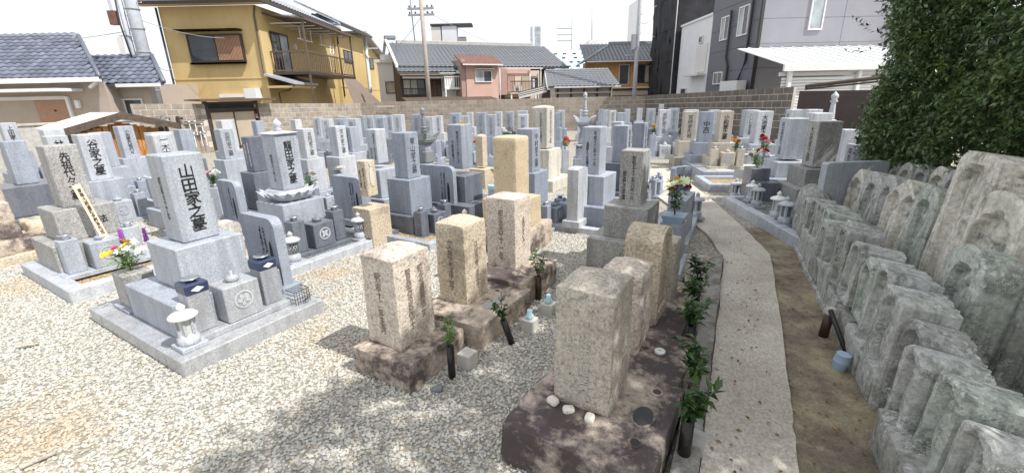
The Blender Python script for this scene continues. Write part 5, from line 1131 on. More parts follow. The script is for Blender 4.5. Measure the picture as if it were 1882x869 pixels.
# balcony on the side
bx0, bx1, by0, by1 = -11.34, -9.55, 22.6, 29.2
B('balcony_floor', t, m['brown_dark'], bx0, bx1, by0, by1, 3.02, 3.14); rail(t, bx0+.05, bx1-.05, by0+.03, 3.2, 4.05, 12, 'brown_metal'); rail(t, by0+.1, by1-.05, bx1-.03, 3.2, 4.05, 26, 'brown_metal', 'y')
for y_ in (by0+.05, by1-.08): B('balcony_post', t, m['brown_metal'], bx1-.09, bx1-.01, y_-.04, y_+.04, 0, 5.45)
mb = MB(); mb.prism([(bx0,5.66),(bx1+.15,5.40),(bx1+.15,5.46),(bx0,5.72)], 'y', by0-.1, by1+.2); mb.obj('balcony_roof', m['brown_metal'], t)
for k in range(7): y_ = by0+.3+k*.95; B('roof_bar', t, m['pale_gutter'], bx0+.1, bx1, y_, y_+.05, 5.30, 5.34, c=0)
for k in range(4): B('hanger', t, m['white_paint'], -10.4,-10.37, 24.0+k*1.3, 24.03+k*1.3, 4.75, 5.32, c=0)
for k in range(2): B('hanger_bar', t, m['white_paint'], -10.42,-10.35, 23.7+k*2.6, 25.4+k*2.6, 4.72, 4.76)
o = win_side(t, 22.9, 24.6, 3.16, 5.0, -11.345, frame='brown_dark', panes=('glass_dark','glass_pale')); 
for s_ in (0,.42): MB().tube([(-9.75,26.0+s_,3.2),(-9.72,26.05+s_,4.75)], .025, 6).obj('ladder_rail', m['steel'], t)
for k in range(6): MB().tube([(-9.74,26.0,3.35+k*.25),(-9.74,26.42,3.35+k*.25)], .018, 6).obj('ladder_rung', m['steel'], t)
B('wall_lamp', t, m['white_paint'], -11.34,-11.22,25.2,25.35,4.4,4.65)
mb = MB(); mb.add([(-9.6,27.2,3.0),(-9.55,29.2,3.0),(-8.2,30.6,1.2),(-8.9,26.6,1.2)], [(0,1,2,3)]); mb.add([(-9.6,27.2,2.98),(-9.55,29.2,2.98),(-8.2,30.6,1.18),(-8.9,26.6,1.18)], [(3,2,1,0)]); mb.obj('sun_cloth', m['cloth_brown'], t)
mb = MB(); mb.prism([(-11.34,2.95),(-10.0,2.55),(-10.0,2.65),(-11.34,3.05)], 'y', 21.7, 24.4); mb.obj('porch_roof', m['tile_silver'], t); B('porch_soffit', t, m['yellow_wall'], -11.3, -10.1, 21.75, 24.3, 2.40, 2.50)
MB().tube([(-10.05,21.8,2.5),(-10.4,21.9,2.3),(-10.9,21.95,2.2),(-10.9,21.95,1.0)], .04, 6).obj('downpipe', m['brown_dark'], t)
win_side(t, 32.1, 33.7, 4.25, 5.02, -11.145, frame='brown_dark', panes=('glass_dark','glass_dark')); win_side(t, 37.6, 39.4, 4.15, 5.0, -11.315, frame='brown_dark', panes=('glass_dark','glass_dark'))
B('meter_box', t, m['white_paint'], -12.3,-11.75,21.5,21.99,1.95,2.40); B('wall_pipe_cover', t, m['white_paint'], -13.7,-12.35,21.85,21.99,2.02,2.16); B('utility_box', t, m['brown_dark'], -11.31,-11.2,42.5,42.7,1.4,1.9)


def swing(t, px, py, ang, sx):      # turn a finished building about a plan point
    M = Matrix.Translation((px,py,0)) @ Matrix.Rotation(R(ang),4,'Z') @ Matrix.Diagonal((sx,1,1,1)) @ Matrix.Translation((-px,-py,0))
    for c in t.children: c.matrix_local = M @ c.matrix_local
# ------------------------------------------------------------------ houses along the back
t = empty('white_house', (0,0,0), 0, 'narrow white house with one window between yellow and old houses', 'house'); B('wall', t, m['white_wall'], -9.2, -7.3, 33, 39, 0, 4.2, c=0); B('parapet', t, m['pale_gutter'], -9.35, -7.15, 32.8, 39, 4.2, 4.4); B('parapet_step', t, m['white_wall'], -9.0, -7.3, 33.2, 39, 4.4, 4.75); win(t, -8.75, -8.0, 2.15, 2.95, 32.98, 'grey_dark', ('glass_curtain',)); 
for x_ in (-7.75,-7.5): MB().tube([(x_,32.95,4.2),(x_,32.95,.5)], .04, 6).obj('downpipe', m['white_paint'], t)
t = empty('old_townhouse', (0,0,0), 0, 'weathered dark timber house under a long grey tiled roof', 'house')
MB().box(-6.7,3.4,30.6,37,0,3.9,c=0).obj('wall', m['dark_wood'], t)
MB().prism([(30.3,3.85),(33.8,5.35),(37.3,3.85)], 'x', -6.7, 3.5).obj('gable_core', m['dark_wood'], t)
ribbed(t, (-6.85,29.7,3.72), (1,0,0), (0,.91,.40), 10.85, 4.45, 'tile_grey', .26, .05, rows=16); B('ridge', t, m['concrete'], -6.3, 3.1, 33.6, 33.95, 5.42, 5.72, c=.04)
for s_ in (-1, 1):
    o = MB(); pr = [(33.8,5.62),(33.8+s_*4.1,3.66),(33.8+s_*4.1,3.84),(33.8,5.82)]; o.prism(pr if s_ < 0 else pr[::-1], 'x', -7.0, -6.86); o.obj('bargeboard', m['pale_gutter'] if s_ < 0 else m['tile_grey'], t)
B('ridge_end', t, m['tile_grey'], -7.0, -6.3, 33.6, 34.0, 5.72, 6.0, c=.06)
ribbed(t, (-6.95,29.2,3.38), (1,0,0), (0,.92,.38), 3.3, 1.5, 'tile_grey', .26, .05, name='lower_roof', rows=5); B('eave_board', t, m['cream_wall'], -6.85, -3.8, 29.3, 29.42, 3.18, 3.34); B('eave_board', t, m['pale_gutter'], -6.7, -4.2, 29.5, 29.58, 3.0, 3.12)
for k in range(9): B('wall_board', t, m['dark_wood'] if k % 3 else m['rust_roof'], -5.0+k*.085, -4.925+k*.085, 30.5, 30.56, 1.2, 3.1, c=0)
o = win(t, -6.6, -5.3, 2.0, 3.0, 30.5, 'brown_dark', ('glass_curtain','glass_curtain','glass_dark')); rail(t, -6.65, -5.2, 30.2, 2.0, 2.4, 9, 'grey_dark')
B('white_panel', t, m['white_wall'], -4.3, -2.3, 30.45, 30.58, 1.2, 3.5); mb = MB(); mb.prism([(29.2,3.28),(30.45,3.72),(30.45,3.76),(29.2,3.32)], 'x', -4.65, -2.45); mb.obj('awning', m['green_awning'], t); win(t, -3.75, -2.9, 2.2, 3.3, 30.44, 'white_paint', ('glass_dark',))
B('balcony_floor', t, m['white_paint'], -4.35, -2.45, 29.3, 30.4, 2.30, 2.38); rail(t, -4.35, -2.45, 29.33, 2.40, 3.1, 15, 'white_paint'); B('balcony_panel', t, m['white_paint'], -4.35, -3.75, 29.36, 29.38, 2.42, 3.08, c=0)
for x_ in (-4.32,-2.5): B('balcony_post', t, m['white_paint'], x_-.04, x_+.04, 29.3, 29.38, .5, 2.3)
aircon(t, -2.75, 29.9, 2.38, .8); aircon(t, -3.1, 29.6, 1.68, .85)
mb = MB(); mb.prism([(27.6,1.60),(29.2,1.80),(29.2,1.86),(27.6,1.66)], 'x', -6.9, -1.7); mb.obj('lean_to_roof', m['dark_wood'], t)
swing(t, -6.7, 29.5, 22, 1.13)
t = empty('roof_tank', (-4.9,36.5,0), 0, 'dark rooftop tanks and pale box on the old tiled house', 'tank'); B('box', t, m['pale_gutter'], -.9,-.2,0,.8,5.0,6.9); B('box', t, m['white_wall'], -.1,1.0,0,1.2,5.0,6.95); B('lid', t, m['grey_dark'], -.95,2.2,-.1,1.2,6.96,7.1); B('vent', t, m['siding_grey'], 1.1,1.7,.2,.6,5.6,6.2)
t = empty('pink_house', (0,0,0), 0, 'pink plastered house extension with rust-red sheet roof', 'house')
MB().box(-2.4,-.0,28.9,30.58,1.4,3.85,c=0).obj('wall', m['pink_wall'], t); MB().box(.002,.85,29.3,30.58,1.9,3.7,c=0).obj('wall', m['pink_dark'], t); MB().box(.852,2.9,29.6,30.58,1.7,3.6,c=0).obj('wall', m['pink_wall'], t); MB().box(2.902,3.7,29.7,30.58,.5,3.5,c=0).obj('wall', m['cream_wall'], t); MB().box(-2.3,3.6,29.9,30.56,0,1.4,c=0).obj('undercroft', m['grey_dark'], t)
ribbed(t, (-2.75,28.5,3.80), (1,0,0), (0,.93,.34), 2.95, 2.0, 'rust_roof', .28, .03, th=.06); B('gutter', t, m['pale_gutter'], -2.75, .2, 28.42, 28.5, 3.74, 3.82)
B('cheek_wall', t, m['pink_dark'], -2.75, -2.42, 28.95, 30.5, 1.4, 4.15); win(t, -1.75, -.5, 2.72, 3.45, 28.88, 'white_paint', ('glass_pale','glass_dark')); B('window_hood', t, m['pale_gutter'], -1.85, -.4, 28.6, 28.89, 3.5, 3.55)
B('door', t, m['pink_dark'], 1.0, 1.55, 29.55, 29.61, 2.1, 3.1); B('panel', t, m['cream_wall'], 1.6, 2.1, 29.55, 29.61, 2.1, 3.1); B('screen', t, m['gate_panel'], 2.12, 2.85, 29.5, 29.6, 2.1, 3.1); B('balcony_floor', t, m['cream_wall'], .85, 3.0, 28.7, 29.55, 1.95, 2.05); rail(t, .9, 2.95, 28.72, 2.08, 2.75, 17, 'brown_metal', post=.02); aircon(t, 1.5, 28.95, 2.06, .8)
for x_ in (.95,2.9): B('balcony_post', t, m['white_wall'], x_-.05, x_+.05, 28.75, 28.85, 0, 1.95)
B('gutter', t, m['pale_gutter'], .2, 3.8, 29.3, 29.4, 3.58, 3.66)
for x_ in (.1,2.8,3.72): MB().tube([(x_,28.85 if x_ < 1 else 29.5,3.6),(x_,28.85 if x_ < 1 else 29.5,.8)], .04, 6).obj('downpipe', m['pale_gutter'], t)
win(t, 3.05, 3.55, 2.3, 3.0, 29.68, 'grey_dark', ('white_wall','glass_dark'))
swing(t, -6.7, 29.5, 22, .93)
t = empty('small_tiled_house', (0,0,0), 0, 'small low house with dark grey tiles just over the back wall', 'house')
MB().box(2.6,5.9,26.4,29.0,0,2.3,c=0).obj('wall', m['concrete_light'], t); MB().prism([(26.0,2.25),(27.6,3.1),(29.2,2.25)], 'x', 2.55, 5.9).obj('gable_core', m['concrete'], t)
ribbed(t, (2.2,25.7,2.26), (1,0,0), (0,.89,.46), 4.0, 2.15, 'tile_grey', .24, .05, rows=9, skew=.08); B('ridge', t, m['tile_grey'], 2.15, 5.7, 27.45, 27.75, 3.10, 3.26, c=.04); B('gutter', t, m['pale_gutter'], 2.5, 6.2, 25.6, 25.7, 2.18, 2.26)
for s_ in (-1,1): o = MB(); pr = [(27.6,3.08),(27.6+s_*1.85,2.10),(27.6+s_*1.85,2.22),(27.6,3.2)]; o.prism(pr if s_ < 0 else pr[::-1], 'x', 2.12, 2.3); o.obj('bargeboard', m['white_wall'], t)
for k in range(5): B('wall_frame', t, m['dark_wood'], 2.75+k*.75, 2.83+k*.75, 26.34, 26.42, 1.2, 2.2, c=0)
B('wall_rail', t, m['cream_wall'], 2.6, 5.95, 25.9, 26.2, 1.88, 1.96); MB().tube([(2.62,26.2,2.2),(2.62,26.2,.6)], .04, 6).obj('downpipe', m['white_paint'], t)
for k in range(6): o = B('stacked_board', t, m['dark_wood'] if k % 2 else m['pale_gutter'], .9, 2.5, 26.0+k*.05, 26.04+k*.05, 1.5+k*.05, 1.62+k*.05); o.rotation_euler = (0,R(-12),0)
t = empty('blue_roof_house', (0,0,0), 0, 'far house whose pale blue sheeted roof has dark patches', 'house'); MB().box(3.4,9.2,42.5,48,0,4.2,c=0).obj('wall', m['white_wall'], t); ribbed(t, (3.0,41.6,4.0), (1,0,0), (0,.90,.44), 6.4, 4.2, 'tarp_blue', .8, .02, skew=.2)
rr = random.Random(4); N_ = Vector((0,-.44,.90))
for r_ in range(4):
    for c_ in range(6):
        u, v = .6+c_*.95+rr.uniform(-.2,.2)+.3*(r_ % 2), .4+r_*.95; p = Vector((3.0,41.6,4.0))+Vector((1,0,0))*u*(1-.2*v/4.2)+Vector((0,.9,.44))*v+N_*.03
        mb = MB(); mb.M = Matrix.Translation(p) @ Matrix.Rotation(math.atan2(.44,.9), 4, 'X'); mb.box(-.17,.17,-.10,.10,0,.06,c=.02).obj('sandbag', m['grey_dark'], t)
t = empty('orange_house', (0,0,0), 0, 'house with orange timber front and dark hipped tile roof', 'house'); MB().box(6.0,10.6,32.6,38,0,4.15,c=0).obj('wall', m['orange_wood'], t)
ribbed(t, (5.2,31.8,3.95), (1,0,0), (0,.90,.43), 6.2, 3.0, 'tile_grey', .26, .05, rows=11); MB().tube([(5.1,31.7,3.95),(7.5,34.6,5.3)], .10, 8).obj('hip_ridge', m['tile_silver'], t); B('ridge', t, m['tile_grey'], 7.3, 11.2, 34.4, 34.75, 5.2, 5.4, c=.04)
mb = MB(); mb.add([(5.0,31.8,3.9),(5.0,38,3.9),(7.5,34.6,5.25)], [(0,2,1)]); mb.add([(5.0,31.8,3.8),(5.0,38,3.8),(7.5,34.6,5.15)], [(0,1,2)]); mb.obj('hip_roof', m['tile_grey'], t)
win(t, 7.7, 8.4, 2.4, 3.75, 32.58, 'pale_gutter', ('glass_dark',)); win(t, 9.0, 10.0, 2.5, 3.7, 32.58, 'dark_wood', ('glass_dark','gate_panel')); B('lower_eave', t, m['pale_gutter'], 6.5, 10.4, 32.0, 32.6, 2.16, 2.24); B('gutter', t, m['pale_gutter'], 5.3, 11.2, 31.66, 31.76, 3.86, 3.95); MB().tube([(6.9,32.5,3.8),(6.9,32.5,2.2)], .04, 6).obj('downpipe', m['pale_gutter'], t); B('lower_band', t, m['cream_wall'], 6.4, 10.5, 32.3, 32.58, 1.7, 2.0)
# ------------------------------------------------------------------ right-hand buildings
t = empty('netted_building', (0,0,0), 0, 'tall scaffold building wrapped in black mesh netting', 'building')
for k in range(5):
    y0, y1 = 27.6+k*.92, 27.6+(k+1)*.92
    for q in range(7):
        nx_ = 6; vs = []; fs = []
        for i in range(nx_+1):
            for j in range(7):
                y_, z_ = y0+(y1-y0)*i/nx_, q*1.8+1.78*j/6; vs.append((9.7+.03*math.sin(y_*3+q)*math.sin(z_*1.2+k)+.07*noise.noise(Vector((y_*2,z_*2,k))), y_, z_))
        for i in range(nx_):
            for j in range(6): a_ = i*7+j; fs.append((a_,a_+7,a_+8,a_+1))
        MB().add(vs, fs, True).obj('net_sheet', m['black_net'], t)
MB().box(9.85,14.5,27.75,32.1,0,12.4,c=0).obj('core', m['black_net'], t); MB().box(9.72,14.5,27.55,27.66,0,12.6,c=0).obj('net_front', m['black_net'], t)
MB().tube([(9.62,27.5,0),(9.62,27.5,12.5)], .03, 6).obj('scaffold_pole', m['pale_gutter'], t)
t = empty('white_building', (0,0,0), 0, 'plain white narrow building beside the netted one', 'building'); MB().box(9.95,14,23.3,27.4,0,5.35,c=0).obj('wall', m['white_wall'], t); B('parapet', t, m['white_paint'], 9.88, 14, 23.28, 27.45, 5.35, 5.45)
def win_left(parent, y0, y1, z0, z1, x, **kw): o = win(parent, 0, y1-y0, z0, z1, 0, **kw); o.location = (x, y1, 0); o.rotation_euler = (0,0,R(-90)); return o
win_left(t, 24.2, 24.7, 4.2, 4.55, 9.93, frame='pale_gutter', panes=('glass_dark',)); B('recess_frame', t, m['pale_gutter'], 9.9, 9.948, 23.6, 24.9, 2.8, 4.15); B('porch', t, m['pale_gutter'], 9.5, 9.94, 23.5, 25.4, 2.62, 2.72); win_left(t, 25.8, 26.6, 1.7, 2.05, 9.93, frame='pale_gutter', panes=('glass_dark',))
t = empty('grey_building', (0,0,0), 0, 'grey panelled two-storey building behind the right wall', 'building'); MB().box(9.93,16.5,18.83,23.25,0,9,c=0).obj('core', m['siding_shaded'], t)
for q in range(8):
    z0 = q*.9; 
    for k in range(2): y0 = 18.85+k*2.2; B('side_panel', t, m['siding_shaded'], 9.90, 9.929, y0+.006, y0+2.194, z0+.006, z0+.894, c=.004)
    for k in range(2): x0 = 9.93+k*3.2; B('front_panel', t, m['siding_grey'], x0+.006, x0+3.194, 18.80, 18.829, z0+.006, z0+.894, c=.004)
B('corner_trim', t, m['grey_dark'], 9.86, 9.96, 18.76, 18.86, 0, 8)
MB().prism([(18.6,5.85),(23.5,5.85),(23.5,6.0),(18.6,6.0)], 'x', 9.6, 9.9).obj('eave', m['grey_dark'], t) if False else None
win_left(t, 21.4, 22.2, 4.05, 5.05, 9.9, panes=('glass_pale','glass_dark')); win_left(t, 19.75, 20.6, 4.05, 5.2, 9.9, panes=('glass_pale','glass_dark')); win_left(t, 21.5, 22.4, 2.15, 2.70, 9.9, panes=('glass_dark','glass_dark')); win(t, 11.75, 12.3, 4.05, 5.4, 18.79, panes=('glass_pale',))
MB().tube([(9.82,21.25,5.2),(9.82,21.25,3.3),(9.82,21.0,2.9),(9.82,21.0,1.6)], .05, 6).obj('downpipe', m['grey_dark'], t); MB().tube([(9.82,19.45,6.5),(9.82,19.45,3.0),(9.82,19.9,2.3),(9.82,20.2,2.0)], .05, 6).obj('downpipe', m['grey_dark'], t); MB().tube([(9.82,18.7,8),(9.82,18.7,1)], .05, 6).obj('downpipe', m['grey_dark'], t)
B('boiler', t, m['white_paint'], 9.35, 9.75, 19.0, 20.5, 1.5, 2.25)
t = empty('carport', (0,0,0), 0, 'white carport with a sloping ribbed roof and louvred screen', 'carport')
Lx = 5.2; O = Vector((9.0,15.3,2.62)); V = Vector((.05,3.4,.78)); n = 12
for k in range(n):
    mb = MB(); u0, u1 = k*Lx/n, (k+1)*Lx/n; vs = [tuple(O+Vector((u,0,0))+V*v+Vector((0,0,z))) for z in (0,.03) for v in (0,1) for u in (u0+.01,u1-.01)]; mb.add(vs, [(0,2,3,1),(4,5,7,6),(0,1,5,4),(2,6,7,3),(0,4,6,2),(1,3,7,5)]); mb.obj('roof_panel', m['carport_roof'], t)
    mb = MB(); vs = [tuple(O+Vector((u,0,0))+V*v+Vector((0,0,z))) for z in (.03,.07) for v in (0,1) for u in (u1-.02,u1+.02)]; mb.add(vs, [(0,2,3,1),(4,5,7,6),(0,1,5,4),(2,6,7,3),(0,4,6,2),(1,3,7,5)]); mb.obj('roof_rib', m['white_paint'], t)
B('fascia', t, m['white_paint'], 8.98, 14.3, 15.2, 15.29, 2.42, 2.64); B('beam', t, m['pale_gutter'], 9.05, 14.2, 15.5, 15.6, 2.28, 2.40)
for x_ in (9.3,11.6): B('post', t, m['white_paint'], x_-.06, x_+.06, 15.32, 15.44, 0, 2.42)
for k in range(11): B('louvre', t, m['white_paint'], 9.1, 14.2, 15.46, 15.49, 1.20+k*.095, 1.275+k*.095, c=.003)
MB().tube([(9.0,14.0,1.93),(10.2,12.6,2.12),(12,11,2.2)], .06, 6).obj('handrail', m['brown_metal'], t); MB().tube([(9.0,14.0,1.85),(10.2,12.6,2.02),(12,11,2.1)], .03, 6).obj('handrail', m['brown_metal'], t)

# ------------------------------------------------------------------ poles and wires
def pole(x, y, h_, r, mat, label, tilt=(0,0)): 
    t = empty('utility_pole', (x,y,0), 0, label, 'pole', 'utility poles'); t.rotation_euler = (tilt[0],tilt[1],0); MB().tube([(0,0,0),(0,0,h_)], [r,r*.8], 14).obj('pole', m[mat], t); return t
t = pole(-14.55,19.0,12,.24,'pole_concrete','thick pale concrete pole left of the yellow house')
for z_ in (2.3,2.9,3.6,3.75,4.6,5.3): MB().lathe([(.245,z_),(.245,z_+.05)], 14).obj('steel_band', m['siding_grey'], t)
for k in range(9): MB().tube([(.2*(1 if k % 2 else -1),0,2.4+k*.45),(.42*(1 if k % 2 else -1),0,2.4+k*.45)], .012, 5).obj('step_bolt', m['steel'], t)
MB().tube([(-.35,-.1,0),(-.34,-.1,9)], .09, 10).obj('cable_duct', m['pole_concrete'], t); MB().tube([(-.30,-.28,6.4),(-.42,-.26,4.8),(-.30,-.25,3.4)], .03, 6).obj('cable', m['grey_dark'], t)
t = empty('pole_sign', (-15.1,18.8,0), 0, 'small hanging box and slim vertical sign beside the concrete pole', 'sign'); B('arm', t, m['steel'], -.1,.5,.0,.05,4.35,4.4); B('box', t, m['rust_roof'], -.25,.05,-.08,.1,4.75,5.25); B('sign_board', t, m['pale_gutter'], -.2,.0,-.02,.02,3.7,4.35); B('hanger', t, m['pole_concrete'], -.16,-.06,-.03,.03,5.25,6.6)
t = pole(-4.5,26.0,8.6,.13,'pole_brown','weathered brown pole with crossarms before the old timber house', (0,R(-.6)))
for z_ in (6.05,6.35): B('crossarm', t, m['siding_grey'], -.75,.65,-.05,.05,z_-.05,z_+.05)
for z_ in (6.05,6.35):
    for x_ in (-.65,-.35,.3,.55): MB().lathe([(.03,z_+.05),(.05,z_+.10),(.03,z_+.16)], 8, x_, 0).obj('insulator', m['grey_dark'], t)
MB().tube([(-.55,.2,4.8),(-.62,.2,7.3)], .03, 6).obj('conduit', m['siding_grey'], t)
t = pole(6.8,25.0,12,.11,'pole_concrete','slim grey pole in front of the orange timber house'); B('box', t, m['siding_grey'], -.3,-.12,-.15,.15,4.0,4.75); B('bracket', t, m['siding_grey'], -.6,-.1,-.03,.03,3.7,3.78)
t = pole(8.1,60,11.2,.16,'pole_concrete','far pole with crossarms above the blue sheeted roof')
for z_ in (8.2,8.9,9.6): B('crossarm', t, m['siding_grey'], -1.9,.2,-.06,.06,z_,z_+.08)
t = pole(3.3,62,10.2,.16,'pole_concrete','far pole at the end of the long grey roof'); B('crossarm', t, m['siding_grey'], -.7,.7,-.06,.06,7.2,7.3)
t = empty('far_sign_tower', (1.9,70,0), 0, 'small far square sign above the long roof', 'sign'); B('board', t, m['glass_pale'], 1.4,2.9,0,.3,8.6,11.3); B('post', t, m['pale_gutter'], 2.0,2.2,.1,.3,0,8.6)
t = empty('far_building', (0,0,0), 0, 'far white building with antenna mast above the tiled roofs', 'building'); B('wall', t, m['white_wall'], 12.4,17.2,80,86,0,9.4,c=0); B('plant_room', t, m['pale_gutter'], 13.6,15.2,80,84,9.4,10.4,c=0); MB().tube([(14.4,82,10.4),(14.4,82,15.5)], .12, 6).obj('mast', m['pole_concrete'], t); B('roof', t, m['rust_roof'], 12.2,16.4,72,79,5.6,7.0,c=0)
t = empty('far_tower_block', (0,0,0), 0, 'faint far tower block beside the slim grey pole', 'building'); B('wall', t, m['white_wall'], 24.5,30,90,98,0,18.5,c=0)
for k in range(4): B('balcony', t, m['pale_gutter'], 24.0,25.0,89,90,6+k*3.2,7.2+k*3.2,c=0)
def wire(p, q, label, sag=.4, r=.012):
    pts = [Vector(p).lerp(Vector(q), k/10)-Vector((0,0,sag*4*(k/10)*(1-k/10))) for k in range(11)]; o = MB().tube([tuple(v) for v in pts], r, 5).obj('overhead_wire', m['siding_grey']); tag(o, label, 'wire', 'overhead wires')
wire((-14.5,19,3.9),(-15.7,22,3.4),'wire from the concrete pole down to the yellow house'); wire((-24,18.5,4.0),(-14.6,19,4.6),'wire over the blue tiled roof to the pole', .2); wire((-14.5,19,5.0),(-12.6,22,4.6),'wire from the concrete pole across the yellow front',.2); wire((-4.5,26,6.1),(-11.2,40,4.8),'wire from the brown pole to the yellow house end'); wire((-4.5,26,6.3),(3.3,62,7.2),'long wire from the brown pole over the long roof',.6); wire((6.8,25,5.4),(12,40,8),'wire from the slim grey pole up to the right')

# ------------------------------------------------------------------ stone pagodas
def pagoda(loc, T_, rw, phi, label, mat, body):
    t = empty('stone_pagoda', (loc[0],loc[1],0), phi, label, 'pagoda', 'stone pagodas'); g = m[mat]; z = 0.0
    def part(name, mb): return mb.obj(name, m[body] if name in ('body','base','roof') else g, t)
    hz = T_-.62*rw/.4*1.0-.28*rw/.4
    B('base', t, m[body], -rw*.62, rw*.62, -rw*.62, rw*.62, 0, hz*.34, c=.008); B('base', t, m[body], -rw*.48, rw*.48, -rw*.48, rw*.48, hz*.341, hz*.60, c=.008)
    mb = MB(); lotus_geo(mb, rw*.85, hz*.60, hz*.68); part('lotus_seat', mb); B('body', t, m[body], -rw*.33, rw*.33, -rw*.33, rw*.33, hz*.68, hz*.94, c=.02); B('neck', t, m['granite_blue'], -rw*.24, rw*.24, -rw*.24, rw*.24, hz*.941, hz*1.06)
    z = hz*1.06
    for k in range(3): q = rw*(.30+.08*k); B('step', t, g, -q, q, -q, q, z+.001, z+.035*rw/.4); z += .035*rw/.4
    B('roof', t, m[body], -rw*.5, rw*.5, -rw*.5, rw*.5, z+.001, z+.05*rw/.4); z += .05*rw/.4
    for sx in (-1,1):
        for sy in (-1,1):
            k = rw/.4; mb = MB(); mb.M = Matrix.Translation((sx*rw*.40, sy*rw*.40, z)) @ Matrix.Rotation(math.atan2(sy,sx), 4, 'Z'); mb.prism([(-.03*k,0),(.05*k,0),(.16*k,.13*k),(.06*k,.10*k),(-.02*k,.05*k)], 'y', -.03*k, .03*k); mb.obj('roof_wing', g, t)
    for k in range(4): q = rw*(.34-.07*k); B('step', t, g, -q, q, -q, q, z+.001, z+.035*rw/.4); z += .035*rw/.4
    top = T_; h_ = top-z; prof = [(.07,0),(.08,.06),(.06,.12),(.085,.16),(.085,.20),(.045,.22)]
    for k in range(7): prof += [(.045-.002*k,.23+.06*k),(.058-.003*k,.25+.06*k),(.045-.002*k,.28+.06*k)]
    prof += [(.035,.68),(.06,.72),(.035,.78),(.055,.84),(.05,.90),(.02,.96),(.002,1.0)]
    MB().lathe([(r*rw/.4,z+h_*q) for r,q in prof], 14).obj('finial', g, t); return t
pagoda((-1.66,8.7), 1.68, .34, PA, 'dark bronze-toned stone pagoda with pointed finial in the middle rows', 'bronze_stone', 'bronze_stone')
pagoda((1.82,11.0), 1.90, .40, PB, 'pale stone pagoda with tall ringed finial before the back wall', 'granite', 'granite_blue')
pagoda((6.72,9.45), 1.80, .50, PB, 'pale winged stone pagoda half hidden by the hedge', 'granite_pale', 'granite_pale')

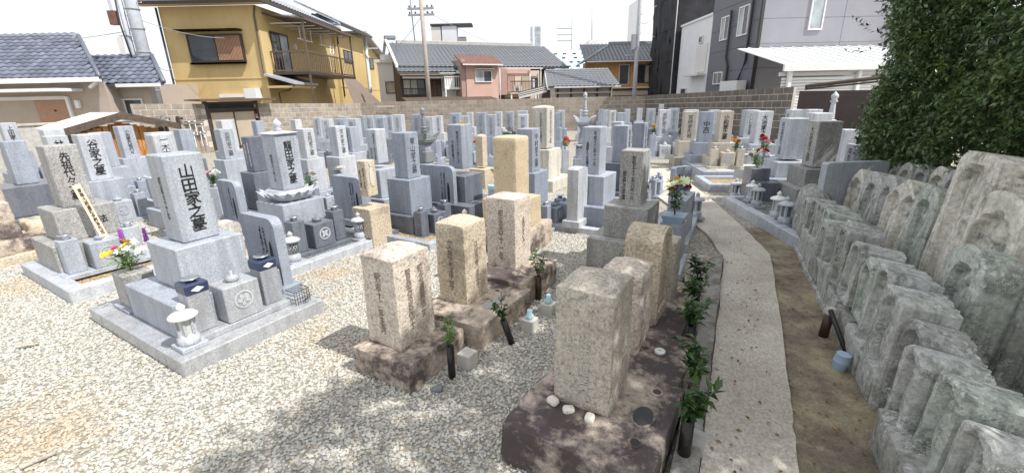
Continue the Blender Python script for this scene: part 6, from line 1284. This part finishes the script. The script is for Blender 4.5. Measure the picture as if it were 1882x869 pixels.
# ------------------------------------------------------------------ evergreen tree over the tablets
def evergreen():
    t = empty('evergreen_tree', (5.2,2.6,0), 0, 'dense dark evergreen overhanging the carved tablets on the right', 'tree'); r = np.random.default_rng(12); off = np.array([5.2,2.6,0])
    for k, (x, y, hh, sx, sy) in enumerate(((5.3,1.0,6.0,-.5,.2),(5.5,3.0,4.6,-.4,.3),(5.7,5.0,3.2,-.3,.3))):
        p = [(x-5.2,y-2.6,0),(x-5.2+.06,y-2.6-.05,hh*.4),(x-5.2+sx*.4,y-2.6+sy*.5,hh)]; MB().tube(p, [.16,.12,.04], 9).obj('trunk', m['bark'], t)
        for q in range(6):
            a = q*1.9+k; z_ = hh*(.3+.1*q); MB().tube([(x-5.2,y-2.6,z_),(x-5.2+math.cos(a)*.9,y-2.6+math.sin(a)*.9,z_+.5)], [.05,.015], 6).obj('limb', m['bark'], t)
    def front(y): return 3.02+.30*y-.0035*y*y       # x of the leafy face
    def top(y): return np.interp(y, [-4,0,2.5,4.5,6.6], [7.4,7.0,5.6,4.2,3.4])
    def bot(y): return np.interp(y, [-4,1.5,2.6,3.6,4.6,5.4,6.5], [1.9,1.85,1.75,1.45,1.25,.95,.75])
    def cloud(N, y0, y1, z0, z1, deep):
        ys = r.uniform(y0, y1, N); zs = r.uniform(z0, z1, N)
        dp = np.where(r.uniform(0,1,N) < .62, np.abs(r.normal(0,.13,N)), r.uniform(.05,deep,N))
        bul = np.array([noise.fractal(Vector((y*1.3,z*1.3,3.0)), 1., 2., 3) for y, z in zip(ys, zs)])*.30
        ok = (zs < top(ys)-.05) & (zs > bot(ys)+.08*np.sin(ys*9)); endc = np.clip((ys-5.5)/.75, 0, 1); low = np.clip((bot(ys)+.5-zs)/.5, 0, 1)
        xs = front(ys)+bul+dp+.45*endc**2+.30*low**2+.9*np.clip((zs-top(ys)+.9)/.9,0,1)**2-.25*np.clip((zs-2.2)/2.0, 0, 1)
        return np.stack([xs,ys,zs], 1)[ok]
    P = np.concatenate([cloud(10500, .8, 6.25, .7, 4.3, 1.0), cloud(5200, -3.5, 6.2, 1.5, 7.4, 2.8)])
    uN = 2400; uy = r.uniform(-.5,6.6,uN); U_ = np.stack([front(uy)+r.uniform(1.25,2.6,uN), uy, r.uniform(.15,2.2,uN)], 1)
    hol = ((P[:,1] < 3.9) & (P[:,2] < bot(P[:,1])+.16)); P = np.concatenate([P[~hol], U_])
    nl = 15; n = len(P); base = np.repeat(P, nl, 0); tw = unit(r.normal(0,1,(n,3))+np.array([-1.0,-.35,.25])); twr = np.repeat(tw, nl, 0); tt = r.uniform(-.02,.20,(n*nl,1))
    Cc = base+twr*tt+r.normal(0,.012,(n*nl,3)); D = unit(twr*.75+r.normal(0,.75,(n*nl,3))+np.array([0,0,-.10])); U = unit(np.array([-.5,-.2,1.])+r.normal(0,.5,(n*nl,3)))
    big = 1+.7*(base[:,2] > 4.3)+.5*(base[:,0] > front(base[:,1])+.55)
    V, F = leaf_geo(Cc-off, D, U, r.uniform(.045,.075,n*nl)*big, r.uniform(.022,.032,n*nl)*big, .18)
    o = link('crown', fast_mesh('crown', V, F, m['leaf_tree']), t)
    # stray shoots on the outline
    S = []; 
    for k in range(26):
        y = r.uniform(1.6,6.2); z = r.uniform(1.6,3.3); p = np.array([front(y)-.12, y, z]); d = unit(np.array([-1.,.15,.35])+r.normal(0,.35,3)); 
        for q in range(9): S.append((p+d*(.04*q), unit(d+r.normal(0,.7,3))))
    C2 = np.array([a for a,b in S])-off; D2 = np.array([b for a,b in S]); V, F = leaf_geo(C2, D2, unit(np.array([0,0,1.])+r.normal(0,.4,C2.shape)), r.uniform(.05,.085,len(S)), r.uniform(.02,.03,len(S)))
    o = link('shoots', fast_mesh('shoots', V, F, m['leaf_sakaki']), t)
    return t
evergreen()

# dry leaves lying about
def fallen():
    r = np.random.default_rng(5); n = 420; t_ = r.uniform(0,1,n); s_ = r.uniform(-.4,4.2,n); o_ = -r.uniform(.05,1.35,n)**1.0
    P = np.array([jpos(a, b) for a, b in zip(s_, o_)]); z = np.where(o_ < -.55, .040, .018); C = np.stack([P[:,0],P[:,1],z], 1)
    D = unit(np.stack([r.normal(0,1,n),r.normal(0,1,n),r.uniform(-.02,.15,n)], 1)); V, F = leaf_geo(C, D, unit(np.array([0,0,1.])+r.normal(0,.15,(n,3))), r.uniform(.018,.042,n), r.uniform(.008,.018,n))
    o = link('fallen_leaves', fast_mesh('fallen_leaves', V, F, m['dry_leaf'])); tag(o, 'scattered dry brown leaves on path and earth', 'leaves', kind='stuff')
leaf_mat('dry_leaf', (.13,.085,.045), (.26,.17,.085), .8, .2)
fallen()
